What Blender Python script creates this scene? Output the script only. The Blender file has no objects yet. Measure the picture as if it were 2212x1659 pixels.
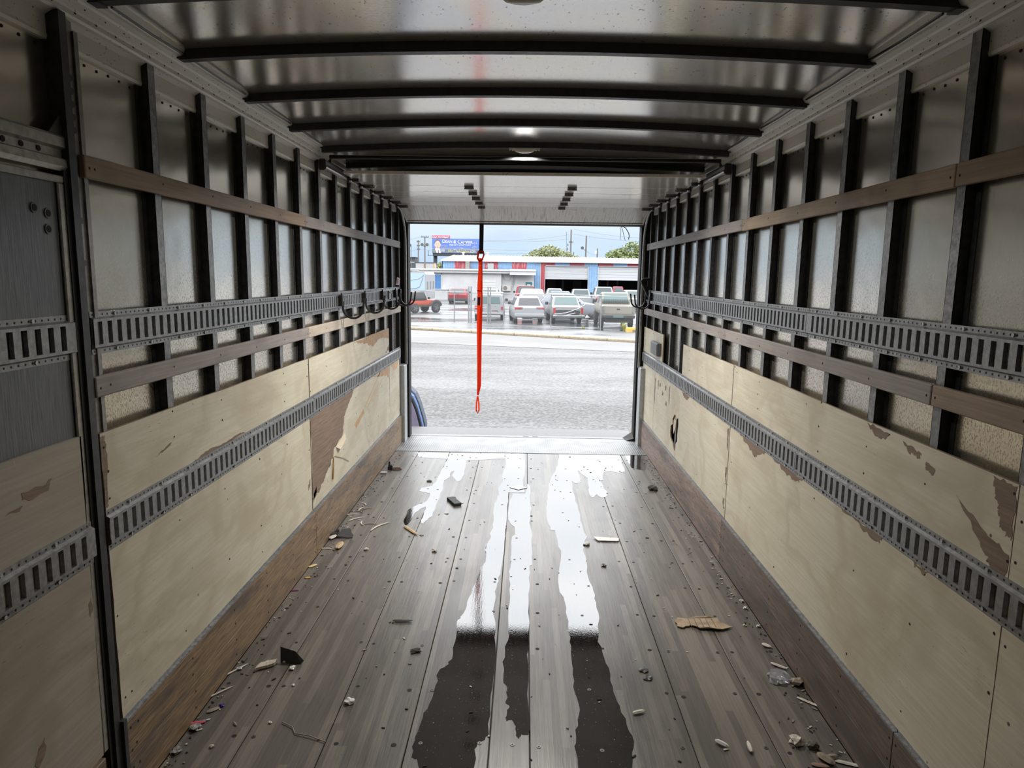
import bpy, bmesh, math, random
from mathutils import Vector, Matrix
from mathutils.geometry import tessellate_polygon
S = bpy.context.scene
COL = S.collection
random.seed(7)

# ------------------------------------------------------------------ camera
cam_d = bpy.data.cameras.new('camera'); cam = bpy.data.objects.new('camera', cam_d); COL.objects.link(cam)
cam_d.sensor_fit = 'HORIZONTAL'; cam_d.sensor_width = 36.0
cam_d.lens = 36.0*1512.5/2212.0
cam_d.clip_start = 0.02; cam_d.clip_end = 2000
RW = [[0.99971752, 0.01667821, -0.01693266], [0.01927374, -0.15203385, 0.98818735], [0.01390686, -0.98823456, -0.15231235]]
cam.matrix_world = Matrix([[RW[i][0], -RW[i][1], -RW[i][2], (0.020, 0.0, 1.720)[i]] for i in range(3)]+[[0, 0, 0, 1]])
S.camera = cam

# ------------------------------------------------------------------ sky: overcast, dark blue-grey bank low down, brighter cloud above
W = bpy.data.worlds.new('sky'); S.world = W; W.use_nodes = True
nt = W.node_tree; nt.nodes.clear()
def wn(t): return nt.nodes.new(t)
tc = wn('ShaderNodeTexCoord'); sp = wn('ShaderNodeSeparateXYZ'); nt.links.new(tc.outputs['Generated'], sp.inputs[0])
rp = wn('ShaderNodeValToRGB'); nt.links.new(sp.outputs['Z'], rp.inputs[0])
SKY = [(0.0, (0.58, 0.76, 0.97)), (0.035, (0.62, 0.80, 1.00)), (0.085, (0.86, 0.96, 1.06)), (0.20, (2.5, 2.6, 2.75)), (0.45, (5.4, 5.5, 5.6)), (1.0, (7.2, 7.2, 7.2))]
KS = 7.5
e = rp.color_ramp.elements
for i, (p, c_) in enumerate(SKY):
    el = e[i] if i < 2 else e.new(p)
    el.position = p; el.color = (c_[0]/KS, c_[1]/KS, c_[2]/KS, 1)
mp = wn('ShaderNodeMapping'); mp.inputs['Scale'].default_value = (3.0, 3.0, 16.0); nt.links.new(tc.outputs['Generated'], mp.inputs[0])
nz = wn('ShaderNodeTexNoise'); nz.inputs['Scale'].default_value = 1.6; nz.inputs['Detail'].default_value = 5; nt.links.new(mp.outputs[0], nz.inputs['Vector'])
r2 = wn('ShaderNodeValToRGB'); nt.links.new(nz.outputs['Fac'], r2.inputs[0])
r2.color_ramp.elements[0].position = 0.32; r2.color_ramp.elements[0].color = (0.90, 0.93, 0.96, 1)
r2.color_ramp.elements[1].position = 0.66; r2.color_ramp.elements[1].color = (1.10, 1.07, 1.04, 1)
mx = wn('ShaderNodeMix'); mx.data_type = 'RGBA'; mx.blend_type = 'MULTIPLY'; mx.inputs[0].default_value = 1.0
nt.links.new(rp.outputs[0], mx.inputs[6]); nt.links.new(r2.outputs[0], mx.inputs[7])
bg = wn('ShaderNodeBackground'); bg.inputs['Strength'].default_value = KS; nt.links.new(mx.outputs[2], bg.inputs['Color'])
wo = wn('ShaderNodeOutputWorld'); nt.links.new(bg.outputs[0], wo.inputs[0])
S.view_settings.view_transform = 'Standard'; S.view_settings.look = 'None'
S.view_settings.gamma = 1.0; S.view_settings.use_curve_mapping = False
S.view_settings.exposure = 0.0
S.cycles.max_bounces = 12; S.cycles.diffuse_bounces = 6; S.cycles.glossy_bounces = 6; S.cycles.transmission_bounces = 6
S.cycles.use_adaptive_sampling = True; S.cycles.adaptive_threshold = 0.02
S.cycles.use_denoising = True
S.cycles.sample_clamp_indirect = 12.0

# ------------------------------------------------------------------ helpers
G = -1.20      # level of the ground outside, below the truck floor
def lin(r, g, b):
    f = lambda v: (v/255/12.92) if v/255 <= 0.04045 else ((v/255+0.055)/1.055)**2.4
    return (f(r), f(g), f(b))

class NT:
    """small node builder around one Principled surface"""
    def __init__(s, name):
        s.m = bpy.data.materials.new(name); s.m.use_nodes = True
        s.t = s.m.node_tree; s.t.nodes.clear()
    def n(s, t): return s.t.nodes.new(t)
    def put(s, sock, v):
        if isinstance(v, bpy.types.NodeSocket): s.t.links.new(v, sock)
        elif v is not None:
            if isinstance(v, (tuple, list)) and len(v) == 3 and sock.type == 'RGBA': v = (*v, 1)
            sock.default_value = v
    def co(s, scale=(1, 1, 1), rot=(0, 0, 0), kind='Object', loc=(0, 0, 0)):
        t = s.n('ShaderNodeTexCoord'); m = s.n('ShaderNodeMapping')
        m.inputs['Scale'].default_value = scale; m.inputs['Rotation'].default_value = rot; m.inputs['Location'].default_value = loc
        s.t.links.new(t.outputs[kind], m.inputs[0]); return m.outputs[0]
    def noise(s, vec, scale=5, detail=4, rough=0.55, dist=0.0):
        x = s.n('ShaderNodeTexNoise'); s.put(x.inputs['Vector'], vec)
        x.inputs['Scale'].default_value = scale; x.inputs['Detail'].default_value = detail
        x.inputs['Roughness'].default_value = rough; x.inputs['Distortion'].default_value = dist
        return x.outputs['Fac']
    def voro(s, vec, scale=5, feature='F1', out='Distance'):
        x = s.n('ShaderNodeTexVoronoi'); s.put(x.inputs['Vector'], vec); x.feature = feature
        x.inputs['Scale'].default_value = scale; return x.outputs[out]
    def ramp(s, f, stops, mode='LINEAR'):
        x = s.n('ShaderNodeValToRGB'); s.put(x.inputs[0], f); x.color_ramp.interpolation = mode
        e = x.color_ramp.elements
        for i, (p, c) in enumerate(stops):
            el = e[i] if i < 2 else e.new(p)
            el.position = p
            if not isinstance(c, (tuple, list)): c = (c, c, c)
            el.color = (*c[:3], 1)
        return x.outputs[0]
    def mix(s, f, a, b, mode='MIX'):
        x = s.n('ShaderNodeMix'); x.data_type = 'RGBA'; x.blend_type = mode; x.clamp_factor = True
        s.put(x.inputs[0], f); s.put(x.inputs[6], a); s.put(x.inputs[7], b); return x.outputs[2]
    def math(s, op, a, b=None, c=None):
        x = s.n('ShaderNodeMath'); x.operation = op
        s.put(x.inputs[0], a)
        if b is not None: s.put(x.inputs[1], b)
        if c is not None: s.put(x.inputs[2], c)
        return x.outputs[0]
    def sep(s, v):
        x = s.n('ShaderNodeSeparateXYZ'); s.put(x.inputs[0], v); return x.outputs
    def comb(s, a, b, c=0.0):
        x = s.n('ShaderNodeCombineXYZ'); s.put(x.inputs[0], a); s.put(x.inputs[1], b); s.put(x.inputs[2], c); return x.outputs[0]
    def white(s, v):
        x = s.n('ShaderNodeTexWhiteNoise'); x.noise_dimensions = '3D'; s.put(x.inputs['Vector'], v); return x.outputs['Value']
    def rnd(s):
        return s.n('ShaderNodeObjectInfo').outputs['Random']
    def bump(s, h, strength=0.3, dist=0.01):
        x = s.n('ShaderNodeBump'); x.inputs['Strength'].default_value = strength; x.inputs['Distance'].default_value = dist
        s.put(x.inputs['Height'], h); return x.outputs[0]
    def out(s, base=(0.5, 0.5, 0.5), rough=0.5, metal=0.0, normal=None, spec=0.5, ior=1.5, trans=0.0, coat=0.0, coat_rough=0.05, alpha=None, emit=None, estr=0.0):
        p = s.n('ShaderNodeBsdfPrincipled')
        s.put(p.inputs['Base Color'], base); s.put(p.inputs['Roughness'], rough); s.put(p.inputs['Metallic'], metal)
        s.put(p.inputs['Specular IOR Level'], spec); s.put(p.inputs['IOR'], ior); s.put(p.inputs['Transmission Weight'], trans)
        s.put(p.inputs['Coat Weight'], coat); s.put(p.inputs['Coat Roughness'], coat_rough)
        if normal is not None: s.put(p.inputs['Normal'], normal)
        if alpha is not None: s.put(p.inputs['Alpha'], alpha)
        if emit is not None: s.put(p.inputs['Emission Color'], emit); p.inputs['Emission Strength'].default_value = estr
        o = s.n('ShaderNodeOutputMaterial'); s.t.links.new(p.outputs[0], o.inputs[0]); return s.m

def plain(name, col, rough=0.5, metal=0.0, var=0.0, scale=8.0, spec=0.5, bump=0.0, coat=0.0):
    t = NT(name)
    if var <= 0: return t.out(col, rough, metal, spec=spec, coat=coat)
    v = t.co(); n = t.noise(v, scale, 5, 0.6)
    b = t.ramp(n, [(0.3, tuple(c*(1-var) for c in col)), (0.7, tuple(min(1, c*(1+var)) for c in col))])
    return t.out(b, rough, metal, spec=spec, coat=coat, normal=t.bump(n, bump, 0.005) if bump else None)

class MB:
    """collects polygons with material indices, then links ONE mesh object"""
    def __init__(s): s.v = []; s.f = []; s.mi = []
    def add(s, pts, faces, m=0):
        k = len(s.v); s.v += [tuple(p) for p in pts]
        for f in faces: s.f.append(tuple(k+i for i in f)); s.mi.append(m)
        return s
    def quad(s, a, b, c, d, m=0): return s.add([a, b, c, d], [(0, 1, 2, 3)], m)
    def box(s, x0, x1, y0, y1, z0, z1, m=0):
        return s.add([(x0, y0, z0), (x1, y0, z0), (x1, y1, z0), (x0, y1, z0), (x0, y0, z1), (x1, y0, z1), (x1, y1, z1), (x0, y1, z1)],
                     [(0, 3, 2, 1), (4, 5, 6, 7), (0, 1, 5, 4), (1, 2, 6, 5), (2, 3, 7, 6), (3, 0, 4, 7)], m)
    def obox(s, c, ax, ay, az, m=0):
        """box from centre and three half-axis vectors"""
        c, ax, ay, az = map(Vector, (c, ax, ay, az))
        p = [c+sx*ax+sy*ay+sz*az for sz in (-1, 1) for sx, sy in ((-1, -1), (1, -1), (1, 1), (-1, 1))]
        return s.add(p, [(0, 3, 2, 1), (4, 5, 6, 7), (0, 1, 5, 4), (1, 2, 6, 5), (2, 3, 7, 6), (3, 0, 4, 7)], m)
    def loft(s, rings, m=0, cap=True, closed=True):
        k = len(s.v); n = len(rings[0])
        for r in rings: s.v += [tuple(p) for p in r]
        for i in range(len(rings)-1):
            for j in range(n if closed else n-1):
                a = k+i*n+j; b = k+i*n+(j+1) % n
                s.f.append((a, b, b+n, a+n)); s.mi.append(m)
        if cap and closed:
            s.f.append(tuple(k+j for j in reversed(range(n)))); s.mi.append(m)
            s.f.append(tuple(k+(len(rings)-1)*n+j for j in range(n))); s.mi.append(m)
        return s
    def tube(s, path, r, n=8, m=0, flat=None, cap=True):
        path = [Vector(p) for p in path]; rings = []
        up = None
        for i, p in enumerate(path):
            d = (path[min(i+1, len(path)-1)]-path[max(i-1, 0)]).normalized()
            if up is None:
                up = Vector((0, 0, 1)) if abs(d.z) < 0.9 else Vector((1, 0, 0))
            a = d.cross(up).normalized(); b = a.cross(d).normalized(); up = b
            rr = r[i] if isinstance(r, (list, tuple)) else r
            fa, fb = flat if flat else (1, 1)
            rings.append([p+a*math.cos(2*math.pi*j/n)*rr*fa+b*math.sin(2*math.pi*j/n)*rr*fb for j in range(n)])
        return s.loft(rings, m, cap)
    def cyl(s, c, axis, r, h, n=16, m=0, r2=None):
        c = Vector(c); d = Vector(axis).normalized()
        return s.tube([c, c+d*h], [r, r if r2 is None else r2], n, m)
    def plate(s, outer, to3d, w0, w1, holes=(), m=0, me=None):
        """flat polygon (with holes) in (u,v), thick between w0 and w1"""
        me = m if me is None else me
        loops = [outer]+list(holes)
        tri = tessellate_polygon([[Vector((u, v, 0)) for u, v in l] for l in loops])
        flat = [p for l in loops for p in l]; k = len(s.v); n = len(flat)
        s.v += [tuple(to3d(u, v, w1)) for u, v in flat]+[tuple(to3d(u, v, w0)) for u, v in flat]
        for t in tri:
            s.f.append((k+t[0], k+t[1], k+t[2])); s.mi.append(m)
            s.f.append((k+n+t[2], k+n+t[1], k+n+t[0])); s.mi.append(m)
        o = 0
        for l in loops:
            q = len(l)
            for i in range(q):
                a, b = o+i, o+(i+1) % q
                s.f.append((k+a, k+b, k+n+b, k+n+a)); s.mi.append(me)
            o += q
        return s
    def obj(s, name, mats, parent=None, smooth=False, loc=None, rz=0.0, bevel=0.0, bseg=1, fix=True, sub=0):
        me = bpy.data.meshes.new(name)
        me.from_pydata(s.v, [], s.f)
        mats = mats if isinstance(mats, (list, tuple)) else [mats]
        for m in mats: me.materials.append(m)
        me.polygons.foreach_set('material_index', s.mi)
        if fix or bevel > 0 or smooth:
            bm = bmesh.new(); bm.from_mesh(me)
            if smooth: bmesh.ops.remove_doubles(bm, verts=bm.verts, dist=1e-5)
            bmesh.ops.recalc_face_normals(bm, faces=bm.faces)
            if bevel > 0:
                es = [ed for ed in bm.edges if len(ed.link_faces) == 2 and ed.calc_face_angle(0) > 0.5]
                bmesh.ops.bevel(bm, geom=es, offset=bevel, segments=bseg, affect='EDGES', profile=0.6, clamp_overlap=True)
            bm.to_mesh(me); bm.free()
        if smooth:
            me.polygons.foreach_set('use_smooth', [True]*len(me.polygons))
            try: me.set_sharp_from_angle(angle=math.radians(38))
            except Exception: pass
        me.update()
        o = bpy.data.objects.new(name, me); COL.objects.link(o)
        if parent is not None: o.parent = parent
        if loc is not None: o.location = loc
        o.rotation_euler = (0, 0, rz)
        if sub:
            md = o.modifiers.new('subdivision', 'SUBSURF'); md.levels = sub; md.render_levels = sub
        return o

def tag(o, label=None, cat=None, group=None, kind=None):
    if label: o['label'] = label
    if cat: o['category'] = cat
    if group: o['group'] = group
    if kind: o['kind'] = kind
    return o
def thing(name, loc, label, cat, rz=0.0, group=None, kind=None):
    o = bpy.data.objects.new(name, None); COL.objects.link(o)
    o.location = loc; o.rotation_euler = (0, 0, rz); o.empty_display_size = 0.1
    return tag(o, label, cat, group, kind)
def dup(o, loc=None, parent=None, rz=None):
    c = o.copy(); COL.objects.link(c)
    if parent is not None: c.parent = parent
    if loc is not None: c.location = loc
    if rz is not None: c.rotation_euler = (0, 0, rz)
    for ch in o.children: dup(ch, None, c)
    return c
def arc(c, r, a0, a1, n, f):
    return [f(c[0]+r*math.cos(a0+(a1-a0)*i/n), c[1]+r*math.sin(a0+(a1-a0)*i/n)) for i in range(n+1)]
def jag(pts, amp, n=3, seed=1):
    """roughen a polygon outline"""
    R = random.Random(seed); out = []
    for i in range(len(pts)):
        a = pts[i]; b = pts[(i+1) % len(pts)]
        for j in range(n):
            t = j/n
            k = 0 if j == 0 else amp
            out.append((a[0]+(b[0]-a[0])*t+R.uniform(-k, k), a[1]+(b[1]-a[1])*t+R.uniform(-k, k)))
    return out

# ------------------------------------------------------------------ materials of the box body
def m_ply(name, hue=1.0, dark=1.0):
    t = NT(name)
    v = t.co((1, 1, 1))
    g = t.noise(t.co((3, 1.0, 26), rot=(0.25, 0, 0)), 3.0, 6, 0.6, 0.6)
    bl = t.noise(t.co((1, 0.9, 1.6), rot=(0.5, 0, 0)), 1.5, 4, 0.5, 0.7)
    st = t.noise(t.co((1, 1.0, 1.3)), 2.6, 2, 0.4, 0.8)
    sc = t.noise(t.co((6, 5, 40), rot=(0.35, 0, 0)), 6.0, 2, 0.5)
    sc2 = t.noise(t.co((4, 20, 3), rot=(-0.5, 0, 0)), 4.0, 3, 0.6)
    base = t.ramp(g, [(0.25, (0.53*dark, 0.48*dark*hue, 0.365*dark)), (0.75, (0.67*dark, 0.63*dark*hue, 0.505*dark))])
    base = t.mix(t.ramp(bl, [(0.45, 0.0), (0.56, 0.52), (0.61, 0.08)]), base, (0.43*dark, 0.365*dark, 0.255*dark))
    base = t.mix(t.ramp(st, [(0.56, 0.0), (0.64, 0.40)]), base, (0.45*dark, 0.39*dark, 0.28*dark))
    base = t.mix(t.math('MULTIPLY', t.ramp(sc, [(0.66, 0.0), (0.74, 0.8)]), t.ramp(t.noise(t.co(), 2.2, 2), [(0.50, 0.0), (0.60, 1.0)])), base, (0.16, 0.12, 0.08))
    base = t.mix(t.ramp(sc2, [(0.72, 0.0), (0.78, 0.45)]), base, (0.75, 0.70, 0.58))
    dots = t.voro(t.co((1, 1, 1)), 7.0)
    base = t.mix(t.ramp(dots, [(0.030, 0.9), (0.045, 0.0)]), base, (0.05, 0.035, 0.025))
    return t.out(base, t.ramp(g, [(0, 0.42), (1, 0.56)]), spec=0.42, normal=t.bump(g, 0.10, 0.004))
PLY = m_ply('plywood'); PLY_GREY = m_ply('plywood_grey', 0.95, 0.62)
def m_torn():
    t = NT('torn_veneer'); g = t.noise(t.co((3, 2, 30)), 3.0, 5)
    return t.out(t.ramp(g, [(0.3, (0.17, 0.118, 0.086)), (0.7, (0.26, 0.188, 0.14))]), 0.75, normal=t.bump(g, 0.4, 0.004))
TORN = m_torn()
def m_kick(name, a, b):
    t = NT(name)
    g = t.noise(t.co((6, 0.8, 22)), 3.2, 6, 0.62, 0.5)
    f = t.noise(t.co((10, 3, 90)), 3.0, 3, 0.6)
    d = t.noise(t.co((1, 0.7, 5)), 2.0, 4, 0.6, 0.6)
    base = t.ramp(g, [(0.28, a), (0.72, b)])
    base = t.mix(t.ramp(f, [(0.38, 0.7), (0.55, 0.0)]), base, (0.05, 0.034, 0.025))
    base = t.mix(t.ramp(d, [(0.47, 0.0), (0.62, 0.75)]), base, (0.070, 0.060, 0.055))
    return t.out(base, 0.5, spec=0.4, normal=t.bump(f, 0.25, 0.003))
KICK_L = m_kick('kick_wood_tan', (0.21, 0.135, 0.075), (0.37, 0.255, 0.145))
KICK_R = m_kick('kick_wood_red', (0.115, 0.084, 0.072), (0.205, 0.152, 0.128))
def m_slat(name, a, b):
    t = NT(name)
    g = t.noise(t.co((6, 1.2, 40)), 3.0, 6, 0.6, 0.4)
    w = t.noise(t.co((2, 1.3, 3)), 2.4, 3)
    base = t.ramp(g, [(0.25, a), (0.75, b)])
    base = t.mix(t.ramp(w, [(0.5, 0.0), (0.72, 0.5)]), base, (0.13, 0.10, 0.09))
    return t.out(base, 0.52, spec=0.4, normal=t.bump(g, 0.15, 0.003))
SLAT_BROWN = m_slat('slat_brown', (0.22, 0.155, 0.105), (0.34, 0.255, 0.18))
SLAT_GREY = m_slat('slat_grey', (0.22, 0.19, 0.175), (0.34, 0.305, 0.285))
SLAT_TAN = m_slat('slat_tan', (0.30, 0.225, 0.15), (0.44, 0.34, 0.24))
SLAT_PALE = m_slat('slat_pale', (0.40, 0.34, 0.27), (0.54, 0.47, 0.39))
def m_floor():
    t = NT('laminated_floor')
    x, y, z = t.sep(t.co())
    u = t.math('DIVIDE', x, 0.0305); iu = t.math('FLOOR', u)
    w1 = t.white(t.comb(iu, 3.3))
    v = t.math('ADD', t.math('DIVIDE', y, 1.1), t.math('MULTIPLY', w1, 9.0)); iv = t.math('FLOOR', v)
    r = t.white(t.comb(iu, iv, 1.7))
    g = t.noise(t.co((34, 1.5, 1)), 3.0, 6, 0.65, 0.3)
    d = t.noise(t.co((1.5, 0.7, 1)), 1.7, 5, 0.6, 0.5)
    base = t.ramp(g, [(0.30, (0.049, 0.042, 0.036)), (0.70, (0.142, 0.125, 0.106))])
    base = t.mix(t.ramp(r, [(0.0, 0.75), (0.45, 0.0), (1.0, 0.0)]), base, (0.062, 0.054, 0.048))
    base = t.mix(t.ramp(r, [(0.55, 0.0), (1.0, 0.38)]), base, (0.25, 0.225, 0.19))
    base = t.mix(t.ramp(d, [(0.50, 0.0), (0.72, 0.55)]), base, (0.060, 0.057, 0.056))
    fu = t.math('FRACT', u)
    edge = t.math('LESS_THAN', fu, 0.04)
    base = t.mix(t.math('MULTIPLY', edge, 0.45), base, (0.05, 0.045, 0.04))
    sc = t.noise(t.co((4, 14, 1), rot=(0, 0, 0.6)), 5.0, 3, 0.6)
    base = t.mix(t.ramp(sc, [(0.70, 0.0), (0.76, 0.55)]), base, (0.05, 0.045, 0.04))
    sp = t.voro(t.co(), 26.0)
    base = t.mix(t.ramp(sp, [(0.04, 0.8), (0.07, 0.0)]), base, (0.03, 0.028, 0.025))
    h = t.math('SUBTRACT', g, t.math('MULTIPLY', edge, 0.6))
    return t.out(base, t.ramp(d, [(0.3, 0.40), (0.7, 0.29)]), spec=0.7, normal=t.bump(h, 0.22, 0.003))
FLOOR = m_floor()
def m_galv(name, a, b, rough=0.42, metal=0.85, scale=60, bump=0.08):
    t = NT(name)
    n = t.noise(t.co(), scale, 3, 0.6); d = t.noise(t.co(), 3.0, 4, 0.55)
    base = t.mix(t.ramp(d, [(0.3, 0.0), (0.7, 0.6)]), t.ramp(n, [(0.35, a), (0.68, b)]), a)
    return t.out(base, t.ramp(n, [(0.3, rough-0.06), (0.7, rough+0.10)]), metal, normal=t.bump(n, bump, 0.002))
GALV = m_galv('galvanised_track', (0.22, 0.225, 0.23), (0.40, 0.405, 0.41))
GALV_LIGHT = m_galv('galvanised_plate', (0.40, 0.42, 0.43), (0.55, 0.57, 0.58), 0.5, 0.7, 30)
POST = m_galv('dark_shaded_steel', (0.050, 0.052, 0.056), (0.105, 0.107, 0.112), 0.45, 0.75, 40)  # dark galvanised steel; shade of the post sides put into the colour
POSTFACE = m_galv('worn_post_face', (0.16, 0.162, 0.166), (0.40, 0.40, 0.405), 0.45, 0.8, 55)
BOW = m_galv('roof_bow_steel', (0.055, 0.057, 0.06), (0.085, 0.087, 0.09), 0.42, 0.8, 30)
FRAME = plain('dark_door_frame', (0.014, 0.013, 0.013), 0.6, 0.0, 0.25, 12, spec=0.25)
HOLE = plain('hole_black', (0.006, 0.006, 0.006), 0.8)
BLACK = plain('black_plastic', (0.012, 0.012, 0.013), 0.38, 0.0)
def m_rail():
    t = NT('top_rail_aluminium')
    sp = t.noise(t.co((1, 0.45, 1)), 130, 2, 0.6); d = t.noise(t.co((1, 0.3, 1)), 6, 4)
    base = t.ramp(d, [(0.3, (0.68, 0.66, 0.63)), (0.7, (0.84, 0.82, 0.79))])
    base = t.mix(t.ramp(sp, [(0.665, 0.0), (0.71, 0.8)]), base, (0.12, 0.11, 0.10))
    return t.out(base, 0.42, 0.12, normal=t.bump(sp, 0.1, 0.002))
RAIL = m_rail()
def m_skin():
    t = NT('wall_skin_aluminium')
    br = t.noise(t.co((60, 150, 7)), 4.0, 4, 0.6)
    low = t.noise(t.co((1, 1, 1.4)), 1.6, 3, 0.5)
    x, y, z = t.sep(t.co())
    zb = t.math('MULTIPLY_ADD', z, -0.55, 1.30)
    spots = t.noise(t.co((60, 60, 34)), 3.2, 4, 0.7)
    wear = t.math('MULTIPLY', t.ramp(spots, [(0.50, 0.0), (0.60, 1.0)]), t.ramp(zb, [(0.15, 0.0), (0.60, 0.75)]))
    base = t.ramp(br, [(0.3, (0.60, 0.56, 0.485)), (0.7, (0.66, 0.62, 0.54))])
    base = t.mix(wear, base, (0.26, 0.235, 0.20))
    r = t.math('ADD', t.ramp(br, [(0.3, 0.17), (0.7, 0.22)]), t.math('MULTIPLY', wear, 0.22))
    return t.out(base, r, 0.92, normal=t.bump(low, 0.40, 0.02))
SKIN = m_skin()
def m_roof():
    t = NT('roof_sheet_metal')
    sp = t.noise(t.co((1, 0.55, 1)), 90, 2, 0.6); d = t.noise(t.co(), 2.0, 4, 0.5, 0.5)
    f = t.noise(t.co((0.6, 1.6, 1)), 140, 3, 0.6)
    base = t.ramp(d, [(0.36, (0.90, 0.90, 0.92)), (0.50, (0.97, 0.92, 0.82)), (0.62, (0.94, 0.92, 0.93))])
    base = t.mix(t.ramp(sp, [(0.665, 0.0), (0.70, 0.8)]), base, (0.07, 0.06, 0.06))
    base = t.mix(t.ramp(f, [(0.42, 0.25), (0.58, 0.0)]), base, (0.55, 0.53, 0.50))
    return t.out(base, t.ramp(f, [(0.3, 0.21), (0.7, 0.14)]), 0.84, normal=t.bump(t.math('ADD', t.math('MULTIPLY', d, 0.25), t.math('MULTIPLY', f, 0.012)), 0.12, 0.02))
ROOF = m_roof()
def m_rolldoor():
    t = NT('roll_door_white')
    st = t.noise(t.co((22, 0.8, 0.8), rot=(0, 0, 0.12)), 5, 4, 0.65)
    cr = t.voro(t.co((1, 1.6, 1)), 9.0, 'DISTANCE_TO_EDGE'); cm = t.noise(t.co(), 2.5, 2)
    y = t.sep(t.co())[1]
    near = t.ramp(t.math('MULTIPLY_ADD', y, 0.5, -2.9), [(0.35, 0.1), (0.55, 0.9)])
    base = t.mix(t.math('MULTIPLY', t.ramp(st, [(0.52, 0.0), (0.64, 0.8)]), near), (0.90, 0.885, 0.86), (0.15, 0.11, 0.09))
    base = t.mix(t.math('MULTIPLY', t.ramp(cr, [(0.004, 0.6), (0.014, 0.0)]), t.ramp(cm, [(0.5, 0.0), (0.6, 1.0)])), base, (0.09, 0.07, 0.06))
    return t.out(base, 0.22, 0.0, spec=0.8, coat=0.7, coat_rough=0.12)
RDOOR = m_rolldoor()
def m_tread():
    t = NT('diamond_plate')
    x, y, z = t.sep(t.co())
    a = t.math('SINE', t.math('MULTIPLY', t.math('ADD', x, t.math('MULTIPLY', y, 1.8)), 150))
    b = t.math('SINE', t.math('MULTIPLY', t.math('SUBTRACT', x, t.math('MULTIPLY', y, 1.8)), 150))
    h = t.math('MAXIMUM', t.math('MULTIPLY', a, b), 0.0)
    d = t.noise(t.co(), 6, 4)
    return t.out(t.ramp(d, [(0.3, (0.13, 0.133, 0.137)), (0.7, (0.24, 0.245, 0.25))]), t.ramp(d, [(0.3, 0.36), (0.7, 0.50)]), 0.75, normal=t.bump(h, 0.55, 0.004))
TREAD = m_tread()
def m_water():
    t = NT('standing_water')
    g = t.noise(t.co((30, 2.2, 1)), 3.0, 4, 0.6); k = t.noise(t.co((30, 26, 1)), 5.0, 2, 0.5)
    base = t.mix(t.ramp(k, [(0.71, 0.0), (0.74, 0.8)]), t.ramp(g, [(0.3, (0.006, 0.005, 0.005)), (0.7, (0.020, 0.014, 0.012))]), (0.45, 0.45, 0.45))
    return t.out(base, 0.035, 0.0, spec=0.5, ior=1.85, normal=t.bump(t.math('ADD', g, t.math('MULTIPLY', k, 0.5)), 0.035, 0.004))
WATER = m_water()

TREAD_OUT = plain('bumper_steel_darkened', (0.085, 0.087, 0.09), 0.5, 0.35, 0.2, 40, bump=0.2)  # darker copy of the sill steel, offsetting the open sky in its colour

# ================================================================== THE BOX BODY (truck interior)
YF, YE = -1.25, 7.30            # front bulkhead, rear end of the side walls
SX, PX = 1.296, 1.262           # skin plane and post face
POSTS = [2.09+0.391*k for k in range(-8, 14)]
def roof_z(x, y): return 2.530-0.012*(y-2.6)-0.036*(x/1.2)**2

# ---- floor: a steel pan with laminated boards
fl = MB().box(-1.30, 1.30, YF, 6.70, -0.10, -0.032).obj('floor', plain('floor_pan', (0.03, 0.03, 0.03), 0.7)); tag(fl, kind='structure')
seams = [-1.237, -1.0, -0.695, -0.391, -0.086, 0.064, 0.369, 0.672, 0.978, 1.237]
for a, b in zip(seams[:-1], seams[1:]):
    MB().box(a+0.0016, b-0.0016, YF, 6.695, -0.032, 0).obj('floor_board', FLOOR, fl, bevel=0.002)
# screws in rows at every cross sill (too many and too small to pick apart singly)
R = random.Random(3); sc = MB(); hl = MB()
for k in range(14):
    y = 2.02+0.345*k
    if y > 6.6: break
    for a, b in zip(seams[:-1], seams[1:]):
        for x in ((a+0.04), (b-0.04)) if b-a > 0.2 else ((a+b)/2,):
            x += R.uniform(-0.012, 0.012); yy = y+R.uniform(-0.02, 0.02)
            if R.random() < 0.18: continue
            if R.random() < 0.45:
                hl.cyl((x, yy, 0.0003), (0, 0, 1), R.uniform(0.007, 0.011), 0.0006, 9)
            else:
                sc.cyl((x, yy, 0.0), (0, 0, 1), 0.0085, 0.002, 10); sc.cyl((x, yy, 0.0018), (0, 0, 1), 0.0035, 0.0006, 6, 1)
tag(sc.obj('screw_heads', [plain('screw_steel', (0.10, 0.10, 0.10), 0.4, 0.8), HOLE], fl), kind='stuff')
tag(hl.obj('screw_holes', HOLE, fl), kind='stuff')

# ---- rear steel sill
sill = MB().box(-1.30, 1.30, 6.70, 7.37, -0.10, 0.003).obj('trim_1', TREAD); tag(sill, 'diamond steel sill plate across the rear of the floor', kind='structure')
MB().box(-1.20, 1.20, 7.37, 7.445, -0.12, 0.006).obj('threshold_bar', m_galv('threshold_steel', (0.12, 0.12, 0.125), (0.20, 0.20, 0.205), 0.4, 0.5, 20), sill, bevel=0.003)
for x in (0.02, 0.12): MB().box(x, x+0.06, 7.40, 7.412, 0.006, 0.007).obj('drain_slot', HOLE, sill)
MB().box(-1.28, 1.22, 7.452, 7.86, -0.05, -0.004).obj('bumper_plate', TREAD_OUT, sill, bevel=0.003)
MB().add([(1.195, 7.28, 0.004), (1.195, 7.43, 0.004), (1.09, 7.42, 0.004), (1.12, 7.30, 0.004), (1.195, 7.28, 0.035), (1.195, 7.43, 0.075)],
         [(0, 1, 2, 3), (0, 4, 5, 1), (0, 3, 4), (1, 5, 2), (2, 5, 4, 3)]).obj('corner_guard', FRAME, sill)

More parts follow.
